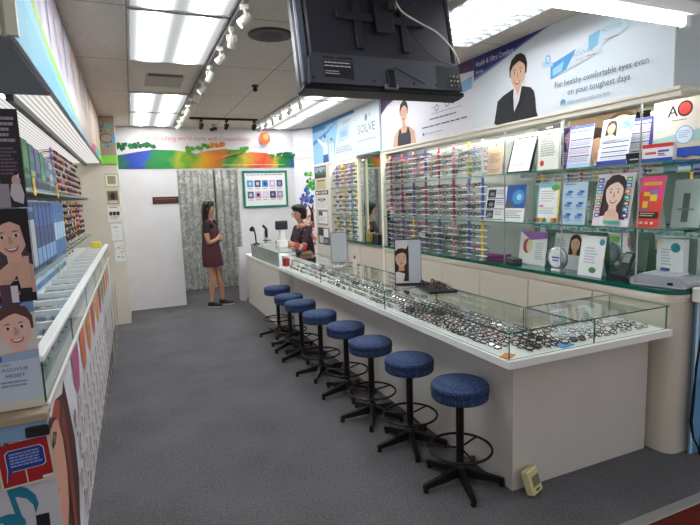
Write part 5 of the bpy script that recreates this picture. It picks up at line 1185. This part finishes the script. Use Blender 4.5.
# rods and frames on the left wall
WM = {'purple': '#a088d0', 'red': '#c8444a', 'yellow': '#e8c03a', 'pink': '#e0909c', 'orange': '#e08a3a'}
RODC.update(WM)
st = MB()
tmp = RK_D + RK_D + RK_X[4:] + RK_X[2:3]
for ti, (z0, z1, tn) in enumerate(((1.248, 1.66, 'lower'), (1.713, 2.12, 'upper'))):
    for i in range(8):
        y = 5.12 + i * .28
        c = (('pink', 'red', 'yellow', 'purple', 'orange', 'yellow', 'red', 'pink'), ('purple', 'red', 'pink', 'yellow', 'red', 'purple', 'pink', 'yellow'))[ti][i]
        t = empty('display_rod', (-.6, y, z0), 'thin ' + c + ' display rod on the ' + tn + ' shelf of the left wall', 'display rod', 'display rods on the left wall')
        MB().rbox(-.009, .009, -.022, .022, .004, z1 - z0, C(RODC[c], .35), .003).build('rod', t); pg = MB()
        for k in range(6): pg.rbox(.01, .024, -.09, .09, .03 + k * .062, .042 + k * .062, C('#f6f6f8', .3), .002)
        pg.build('pegs', t); MB().lathe([(.03, 0), (.03, .004), (.012, .008)], C('#d5d5d8', .3), 14).build('foot', t)
        for k in range(6):
            for s in (-1, 1):
                if RR.random() < .22: continue
                me = RR.choice(tmp)[1]; M = Matrix.Translation((-.565, y + s * .085, z0 + .03 + k * .062)) @ Matrix.Rotation(EAST, 4, 'Z') @ Matrix.Scale(.9, 4)
                b0 = len(st.v); st.v += [tuple(M @ v.co) for v in me.vertices]
                for p in me.polygons: st.f.append(tuple(q + b0 for q in p.vertices)); st.m.append(st.mi(me.materials[p.material_index])); st.smooth.append(p.use_smooth)
tag(st.build('spectacle_frames'), 'many small spectacle frames hanging on the rods of the left wall', 'eyeglasses', kind='stuff')
# trays and clutter at the far end of the left counter
tag(MB().rbox(-.05, .05, -.08, .08, 0, .07, C('#e6d23a', .45), .006).build('tissue_box', loc=(-.43, 6.9, 1.093)), 'small yellow box at the far end of the left counter', 'box')
for i in range(5):
    me = RK_D[i][1]; o = bpy.data.objects.new('spectacle_frame', me); COL.objects.link(o); o.location = (-.66, 5.4 + i * .3, 1.079); o.rotation_euler = (-.2, 0, EAST); tag(o, RK_D[i][0] + ' spectacle frame lying on the ledge behind the left counter', 'eyeglasses', 'frames on the left ledge')
# ------------------------------------------------------------------ posters at the near end
XE = -.318
tag(MB().box(XL + .01, XE - .012, 1.94, 1.953, .0, 1.9, C('#dedbd6', .5)).build('end_panel'), 'pale end panel of the left shelves carrying the posters', 'panel')
W = .26; XR0 = -.309; x0 = XR0 - W
cv = Canvas(W, .31, .003, C('#2a1d24', .4)); cv.poly([(0, .31), (.14, .31), (.05, .1), (0, 0)], C('#4a3640')); cv.lines(.18, .25, .285, .2, 5, C('#a99aa4'), .55); cv.lines(.18, .25, .19, .1, 8, C('#6d5c68'), .6); cv.poly([(.0, .15), (.19, .16), (.195, .0), (0, 0)], C('#c89a86')); cv.rect(.1, .215, 0, .075, C('#a49aa4')); cv.lines(.12, .205, .06, .02, 3, C('#7d747e'))
cv.ell(.236, .085, .012, .018, C('#d8b4a4')); cv.poly([(.222, .075), (.248, .075), (.255, .04), (.25, .01), (.225, .02), (.216, .04)], C('#d4ccd0')); cv.poly([(.238, .1), (.246, .108), (.243, .09)], C('#e4e0e2'))
tag(cv.put('poster', (x0, 1.935, 1.6055), 0), 'dark maroon poster with small lettering, topmost at the left end', 'poster')
cv = Canvas(W, .305, .003, C('#4a3440', .4)); cv.poly([(0, .06), (0, 0), (.26, 0), (.26, .1)], C('#2a1c20'))
def strap(q, P):
    P([(-1.8, -3), (-1.3, -1.9), (-.4, -1.3), (.4, -1.3), (.9, -1.7), (1.2, -3)], C('#e0b09a')); P([(-1.2, -3), (-.3, -2.2), (.2, -1.6), (.5, -1.7), (.1, -2.4), (-.3, -3)], C('#1f1a20'))
cv.face(.203, .21, .062, skin='#e8b8a4', hair='#1d1418', lip='#c04a5a', style='short', bust=strap, a=.12)
cv.poly([(.1, .305), (.14, .265), (.2, .283), (.235, .25), (.25, .16), (.26, .16), (.26, .305)], C('#1d1418')); cv.poly([(.21, .1), (.235, .15), (.25, .15), (.25, .06), (.22, .04)], C('#e0b09a')); cv.rect(.16, .19, 0, .06, C('#5a3a4a')); cv.rect(.19, .21, 0, .055, C('#e8dce0')); cv.rect(.215, .25, 0, .045, C('#17141a'))
cv.lines(.17, .25, .075, .062, 1, C('#c9b48a'), .3)
tag(cv.put('poster', (x0 - .003, 1.932, 1.2965), 0), 'poster of a dark-haired woman touching her chin at the left end', 'poster')
cv = Canvas(W, .36, .003, C('#dcd0c8', .4)); cv.rect(0, W, .325, .36, C('#2d4a94')); cv.poly([(.2, .325), (.26, .325), (.26, .36), (.23, .36)], C('#6a94c8')); cv.lines(.15, .24, .352, .338, 1, C('#c4d0e8'))
cv.face(.2, .272, .062, skin='#ecbfae', hair='#5a3a34', lip='#c8585a', style='short', a=.1, turn=.03)
cv.rect(0, W, .03, .185, C('#c4d0de')); cv.rect(0, W, 0, .03, C('#d8d2c6')); cv.poly([(0, .185), (0, .16), (.26, .17), (.26, .2), (.16, .19)], C('#9fb2d0')); cv.ell(.142, .178, .014, .014, C('#2f6ac0'))
cv.text('1-DAY', .15, .152, .011, C('#5a6a94')); cv.text('ACUVUE', .15, .134, .016, C('#5a6a94'), w=.075); cv.text('MOIST', .16, .112, .017, C('#2d5ab8'), w=.055); cv.lines(.145, .245, .1, .075, 2, C('#8a94ac'))
tag(cv.put('poster', (x0 - .016, 1.929, .935), 0), 'poster of a smiling face above the word MOIST at the left end', 'poster')
t = empty('poster_tray', (x0 - .014, 1.9, .884), 'beige cardboard tray with blue strip below the smiling poster', 'tray')
MB().rbox(0, W + .012, -.045, .036, .022, .048, C('#a8947a', .6), .003).build('tray', t)
MB().box(0, W + .008, -.03, .036, -.035, .02, C('#7fa4c4', .45)).build('blue_strip', t); MB().rbox(W - .055, W + .012, -.04, .03, -.03, .005, BLACK, .003).build('clip', t)
K = C('#d8cdb8')
cv = Canvas(.158, .198, .004, K); cv.rect(.006, .152, .007, .191, C('#a81c24')); cv.rect(.012, .036, .15, .178, C('#8a4a4a')); cv.rects([(.014, .02, .155, .172), (.022, .028, .155, .176)], K); cv.lines(.042, .146, .182, .148, 3, C('#e0d4cc'), .3, .1)
B = [(.016, .02), (.03, .05), (.035, .056), (.128, .056), (.138, .064), (.138, .12), (.128, .132), (.034, .132), (.024, .122), (.024, .064)]
cv.poly(B, C('#d8d0dc')); cv.poly([(.081 + (x - .081) * .95, .09 + (z - .09) * .94) for x, z in B], C('#1f3a8c')); cv.lines(.036, .128, .12, .068, 5, C('#8a9ad0'), .6, .2); cv.rect(.074, .078, .007, .054, K); cv.rect(.12, .152, .009, .02, C('#e8e0d8'))
tag(cv.put('sign', (-.47, 1.905, .672), 0, 0), 'red card sign with dark blue speech bubble at the left end', 'sign').rotation_euler = (0, -.06, 0)
cv = Canvas(.3, .672, .006, C('#cfccd4', .45)); T = C('#1f7f9c')
cv.poly([(.15, .664), (.166, .664), (.196, .5), (.178, .5)], T); cv.poly([(.152, .664), (.18, .668), (.21, .65), (.232, .62), (.238, .585), (.226, .55), (.222, .585), (.206, .612), (.18, .626), (.158, .625)], T); cv.ell(.145, .53, .05, .042, T); cv.lines(.1, .14, .545, .53, 1, C('#c4e4ec'))
cv.rect(.225, .265, .47, .545, C('#1a1a1e'))
tag(cv.put('poster', (-.615, 1.925, .005), 0), 'pale poster with large teal music note standing on the floor', 'poster')
# ------------------------------------------------------------------ people
def skin_body(name, joints, edges, parent, mat, root=0, sub=2):
    me = bpy.data.meshes.new(name); me.from_pydata([j[0] for j in joints], edges, []); me.update()
    o = bpy.data.objects.new(name, me); COL.objects.link(o)
    o.modifiers.new('skin', 'SKIN').use_smooth_shade = True
    for i, j in enumerate(joints):
        d = me.skin_vertices[0].data[i]; r = j[1]; d.radius = r if isinstance(r, tuple) else (r, r); d.use_root = (i == root)
    o.modifiers.new('sub', 'SUBSURF').levels = sub
    dg = bpy.context.evaluated_depsgraph_get(); dg.update()
    ev = o.evaluated_get(dg); nm = bpy.data.meshes.new_from_object(ev)
    o.modifiers.clear(); o.data = nm; bpy.data.meshes.remove(me)
    nm.materials.clear(); nm.materials.append(mat)
    for p in nm.polygons: p.use_smooth = True
    o.parent = parent
    return o
def ell_ring(c, rx, ry, n=24, tilt=0.0, az=0.0):
    return [(c[0] + rx * cos(t) * cos(az) - ry * sin(t) * sin(az), c[1] + rx * cos(t) * sin(az) + ry * sin(t) * cos(az), c[2] + rx * cos(t) * tilt) for t in (2 * pi * i / n for i in range(n))]
SKIN = C('#b98a6e', .5); HAIR = C('#17110f', .35, noise=.3, scale=90)
def hand(J, E, base, wrist, d, side, palm=.042, fl=.05):
    """palm and five fingers; d = pointing direction, side = thumb side; base = index of the wrist joint"""
    d = Vector(d).normalized(); s = Vector(side); s = (s - d * s.dot(d)).normalized(); nrm = d.cross(s)
    w = Vector(wrist)
    pi_ = len(J); J.append((tuple(w + d * palm), (.026, .014))); E.append((base, pi_))
    for k, (off, ln) in enumerate(((.021, .9), (.007, 1.0), (-.007, .93), (-.02, .72))):
        a = w + d * (palm + .028) + s * off; b_ = a + d * fl * .5 * ln + nrm * .006; c = b_ + d * fl * .4 * ln + nrm * .016
        i = len(J); J += [(tuple(a), .0085), (tuple(b_), .008), (tuple(c), .0065)]; E += [(pi_, i), (i, i + 1), (i + 1, i + 2)]
    a = w + d * .02 + s * .028; b_ = a + d * .028 + s * .014; c = b_ + d * .024 + nrm * .004
    i = len(J); J += [(tuple(a), .011), (tuple(b_), .0095), (tuple(c), .008)]; E += [(base, i), (i, i + 1), (i + 1, i + 2)]
def head(parent, c, s=1.0, glasses=False, hair='long', yaw=0.0, pitch=0.0):
    """face features and hair; local +x is forward; c = head centre"""
    M = Matrix.Translation(c) @ Matrix.Rotation(yaw, 4, 'Z') @ Matrix.Rotation(pitch, 4, 'Y') @ Matrix.Scale(s, 4)
    T = lambda L: [M @ Vector(p) for p in L]
    e = MB()
    for sy in (-1, 1):
        e.ball((.083, sy * .031, .0), (.008, .014, .008), C('#f0ece8', .3), 10, 6, M); e.ball((.0885, sy * .031, 0), (.004, .0065, .0065), C('#17100e', .2), 8, 6, M)
    e.build('eyes', parent)
    b = MB()
    for sy in (-1, 1): b.tube(T([(.084, sy * .014, .02), (.09, sy * .032, .025), (.078, sy * .05, .02)]), .003 * s, HAIR, 6)
    b.build('eyebrows', parent)
    MB().add(T([(.09, 0, .008), (.118, 0, -.028), (.09, -.017, -.034), (.09, .017, -.034), (.108, 0, -.038)]), [(0, 2, 1), (0, 1, 3), (1, 2, 4), (1, 4, 3), (2, 0, 3, 4)], SKIN, True).build('nose', parent)
    MB().ball((.09, 0, -.062), (.008, .022, .006), C('#a04a48', .4), 10, 6, M).build('mouth', parent)
    r = MB()
    for sy in (-1, 1): r.ball((-.005, sy * .076, -.012), (.018, .008, .028), SKIN, 10, 6, M)
    r.build('ears', parent)
    if hair == 'long':
        h = MB()
        rings = []
        for z, rx, ry, cx in ((.12, .02, .02, -.012), (.114, .06, .056, -.014), (.092, .088, .08, -.014), (.055, .094, .09, -.022), (.01, .08, .091, -.042), (-.05, .066, .09, -.058), (-.1, .052, .086, -.072), (-.16, .05, .084, -.074), (-.22, .044, .078, -.074), (-.275, .03, .056, -.072), (-.29, .01, .02, -.07)):
            rings.append([M @ Vector(p) for p in ell_ring((cx, 0, z), rx, ry, 24)])
        h.loft(rings, HAIR).build('hair', parent)
        for sy in (-1, 1): MB().tube(T([(.045, sy * .06, .075), (.026, sy * .08, .03), (-.004, sy * .082, -.04), (-.025, sy * .082, -.12), (-.03, sy * .078, -.2), (-.035, sy * .07, -.25)]), [.012 * s, .018 * s, .018 * s, .02 * s, .018 * s, .006 * s], HAIR, 10).build('hair_lock', parent)
    else:
        h = MB(); rings = []
        for z, rx, ry, cx in ((.122, .02, .02, -.01), (.116, .06, .058, -.008), (.095, .094, .084, -.004), (.06, .108, .097, -.008), (.02, .095, .1, -.03), (-.03, .078, .1, -.048), (-.075, .062, .09, -.056), (-.1, .04, .06, -.058)):
            rings.append([M @ Vector(p) for p in ell_ring((cx, 0, z), rx, ry, 24)])
        h.loft(rings, HAIR).build('hair', parent)
    if glasses:
        g = MB(); m = C('#201a1a', .3)
        for sy in (-1, 1):
            g.tube(T([(.1, sy * .031 + .022 * cos(a), .0 + .017 * sin(a)) for a in (2 * pi * i / 14 for i in range(14))]), .0022, m, 5, True)
            g.tube(T([(.1, sy * .053, .006), (.02, sy * .08, .008)]), .002, m, 5)
        g.tube(T([(.1, -.009, .004), (.103, 0, .007), (.1, .009, .004)]), .002, m, 5)
        g.build('glasses', parent)
# woman standing at the opening, seen from her right side, arms folded
p = empty('person', (1.075, 7.93, 0), 'person with long dark hair, maroon dress and black shoes standing before the curtain', 'person', rz=-.42)
J = [((-.005, 0, .87), (.1, .115)), ((-.005, 0, 1.0), (.085, .1)), ((0, 0, 1.14), (.088, .11)), ((-.005, 0, 1.25), (.075, .1)), ((-.01, 0, 1.325), (.042, .045)), ((.0, 0, 1.39), (.042, .042)), ((.025, 0, 1.44), (.07, .066)), ((.018, 0, 1.5), (.088, .078)), ((.008, 0, 1.55), (.075, .066)),
     ((.0, -.085, .82), .082), ((.02, -.085, .47), .052), ((.03, -.085, .45), .05), ((.0, -.09, .3), .05), ((-.015, -.09, .1), .03), ((-.02, -.09, .055), .032), ((.09, -.1, .03), .026),
     ((.0, .085, .82), .082), ((.05, .085, .47), .052), ((.055, .085, .45), .05), ((.09, .09, .3), .05), ((.1, .09, .1), .03), ((.1, .09, .055), .032), ((.21, .1, .03), .026),
     ((-.01, -.15, 1.27), .05), ((.0, -.19, 1.15), .042), ((.03, -.2, .99), .037), ((.1, -.15, 1.02), .032), ((.14, -.05, 1.06), .024),
     ((-.01, .15, 1.27), .05), ((.0, .19, 1.15), .042), ((.04, .2, .99), .037), ((.12, .13, 1.02), .032), ((.16, .03, 1.045), .024)]
E_ = [(0, 1), (1, 2), (2, 3), (3, 4), (4, 5), (5, 6), (6, 7), (7, 8), (0, 9), (9, 10), (10, 11), (11, 12), (12, 13), (13, 14), (14, 15), (0, 16), (16, 17), (17, 18), (18, 19), (19, 20), (20, 21), (21, 22), (3, 23), (23, 24), (24, 25), (25, 26), (26, 27), (3, 28), (28, 29), (29, 30), (30, 31), (31, 32)]
hand(J, E_, 27, (.14, -.05, 1.06), (.0, 1, .2), (0, 0, 1)); hand(J, E_, 32, (.16, .03, 1.045), (-.1, -1, .05), (0, 0, 1))
skin_body('body', J, E_, p, SKIN)
head(p, (.018, 0, 1.5), 1.0, True, 'long')
MAR = C('#4a2229', .75, noise=.12, scale=60)
d = MB(); d.loft([[*ell_ring((cx, 0, z), rx, ry, 28)] for z, rx, ry, cx in ((.625, .155, .19, .015), (.65, .155, .188, .014), (.72, .15, .182, .01), (.86, .142, .172, .0), (.97, .125, .152, -.002), (1.05, .118, .145, .0), (1.14, .122, .148, .004), (1.22, .112, .138, .0), (1.265, .1, .118, -.003))], MAR).build('dress', p)
d = MB()
for sy in (-1, 1): d.tube([(.09, sy * .085, 1.24), (.05, sy * .09, 1.315), (-.02, sy * .09, 1.335), (-.085, sy * .085, 1.24)], .018, MAR, 8)
d.build('straps', p)
TSH = C('#15151a', .8)
skin_body('t_shirt', [((0, 0, 1.12), (.105, .13)), ((-.005, 0, 1.23), (.092, .122)), ((-.008, 0, 1.3), (.06, .07)), ((-.01, -.15, 1.272), .062), ((.0, -.188, 1.17), .056), ((.01, -.193, 1.13), .053), ((-.01, .15, 1.272), .062), ((.0, .188, 1.17), .056), ((.01, .193, 1.13), .053)], [(0, 1), (1, 2), (1, 3), (3, 4), (4, 5), (1, 6), (6, 7), (7, 8)], p, TSH)
for sy, x in ((-1, -.02), (1, .1)):
    b = MB(); so = b.loft([[(x + cx + rx * cos(t), sy * .095 + ry * sin(t), z) for t in (2 * pi * i / 20 for i in range(20))] for z, rx, ry, cx in ((.004, .115, .04, .055), (.02, .12, .044, .055), (.045, .11, .042, .05), (.07, .06, .038, .005), (.08, .045, .034, -.005))], C('#131316', .5)).build('shoe', p)
    MB().loft([[(x + .055 + rx * cos(t), sy * .095 + ry * sin(t), z) for t in (2 * pi * i / 20 for i in range(20))] for z, rx, ry in ((0, .122, .045), (.012, .124, .047))], C('#d8d4cc', .5)).build('shoe_sole', so)
# woman seated behind the counter, facing the entrance side
q = empty('person', (2.31, 7.06, 0), 'person with short black hair and dark patterned blouse seated behind the counter', 'person', rz=pi + .12)
J = [((0, 0, .72), (.13, .15)), ((.01, 0, .88), (.11, .13)), ((.03, 0, 1.02), (.11, .135)), ((.04, 0, 1.15), (.09, .115)), ((.05, 0, 1.235), (.046, .048)), ((.07, 0, 1.29), (.045, .045)), ((.1, 0, 1.345), (.072, .068)), ((.09, 0, 1.405), (.09, .08)), ((.08, 0, 1.455), (.077, .068)),
     ((.04, -.09, .66), .08), ((.11, -.1, .46), .05), ((.115, -.1, .43), .048), ((.08, -.1, .2), .04), ((.05, -.1, .07), .032), ((.14, -.1, .03), .026),
     ((.04, .09, .66), .08), ((.11, .1, .46), .05), ((.115, .1, .43), .048), ((.08, .1, .2), .04), ((.05, .1, .07), .032), ((.14, .1, .03), .026),
     ((.04, -.165, 1.16), .056), ((.08, -.2, 1.02), .046), ((.14, -.22, .9), .042), ((.26, -.16, .96), .036), ((.33, -.1, 1.0), .026),
     ((.04, .165, 1.16), .056), ((.08, .21, 1.02), .046), ((.14, .23, .9), .042), ((.26, .18, .96), .036), ((.33, .13, 1.0), .026)]
E_ = [(0, 1), (1, 2), (2, 3), (3, 4), (4, 5), (5, 6), (6, 7), (7, 8), (0, 9), (9, 10), (10, 11), (11, 12), (12, 13), (13, 14), (0, 15), (15, 16), (16, 17), (17, 18), (18, 19), (19, 20), (3, 21), (21, 22), (22, 23), (23, 24), (24, 25), (3, 26), (26, 27), (27, 28), (28, 29), (29, 30)]
hand(J, E_, 25, (.33, -.1, 1.0), (1, .4, -.1), (0, 0, 1)); hand(J, E_, 30, (.33, .13, 1.0), (1, -.4, -.1), (0, 0, 1))
skin_body('body', J, E_, q, SKIN)
head(q, (.09, 0, 1.405), 1.0, False, 'short')
def blouse():
    m, nt, b, o = new_mat('dark_speckled_blouse'); L = nt.links
    tc = nt.nodes.new('ShaderNodeTexCoord'); v = nt.nodes.new('ShaderNodeTexVoronoi'); v.inputs['Scale'].default_value = 26; L.new(tc.outputs['Object'], v.inputs['Vector'])
    r = nt.nodes.new('ShaderNodeValToRGB'); r.color_ramp.elements[0].position = .14; r.color_ramp.elements[1].position = .26; r.color_ramp.elements[0].color = rgb('#8a6a78'); r.color_ramp.elements[1].color = rgb('#2c1c26')
    L.new(v.outputs['Distance'], r.inputs['Fac']); L.new(r.outputs['Color'], b.inputs['Base Color']); b.inputs['Roughness'].default_value = .8
    return m
BL = blouse()
skin_body('blouse', [((0, 0, .7), (.15, .175)), ((.01, 0, .88), (.128, .15)), ((.03, 0, 1.02), (.128, .155)), ((.04, 0, 1.14), (.108, .135)), ((.046, 0, 1.205), (.062, .07)), ((.04, -.165, 1.165), .07), ((.08, -.205, 1.02), .06), ((.11, -.213, .95), .058), ((.04, .165, 1.165), .07), ((.08, .213, 1.02), .06), ((.11, .222, .95), .058)], [(0, 1), (1, 2), (2, 3), (3, 4), (3, 5), (5, 6), (6, 7), (3, 8), (8, 9), (9, 10)], q, BL)
sl = MB()
sl.tube([(.115, .223, .945), (.14, .23, .9), (.2, .205, .93), (.26, .18, .962)], [.056, .052, .046, .042], C('#b53a42', .7), 12).tube([(.16, .226, .91), (.19, .21, .925)], [.054, .05], C('#a9aaa6', .7), 12).build('patterned_sleeve', q)
MB().loft([[*ell_ring((cx, 0, z), rx, ry, 24)] for z, rx, ry, cx in ((.5, .13, .18, .03), (.6, .15, .19, .02), (.74, .15, .175, 0))], C('#22232c', .8)).build('skirt', q)
t = empty('office_stool', (2.37, 7.06, 0), 'dark stool hidden under the seated woman behind the counter', 'stool')
MB().lathe([(.15, .41), (.165, .42), (.165, .47), (.15, .485)], C('#2a2a30', .7), 24).build('seat', t); MB().cyl((0, 0, .03), (0, 0, .41), .025, BLACK, 12).build('column', t); MB().lathe([(.2, 0), (.2, .02), (.03, .04)], BLACK, 24).build('base', t)
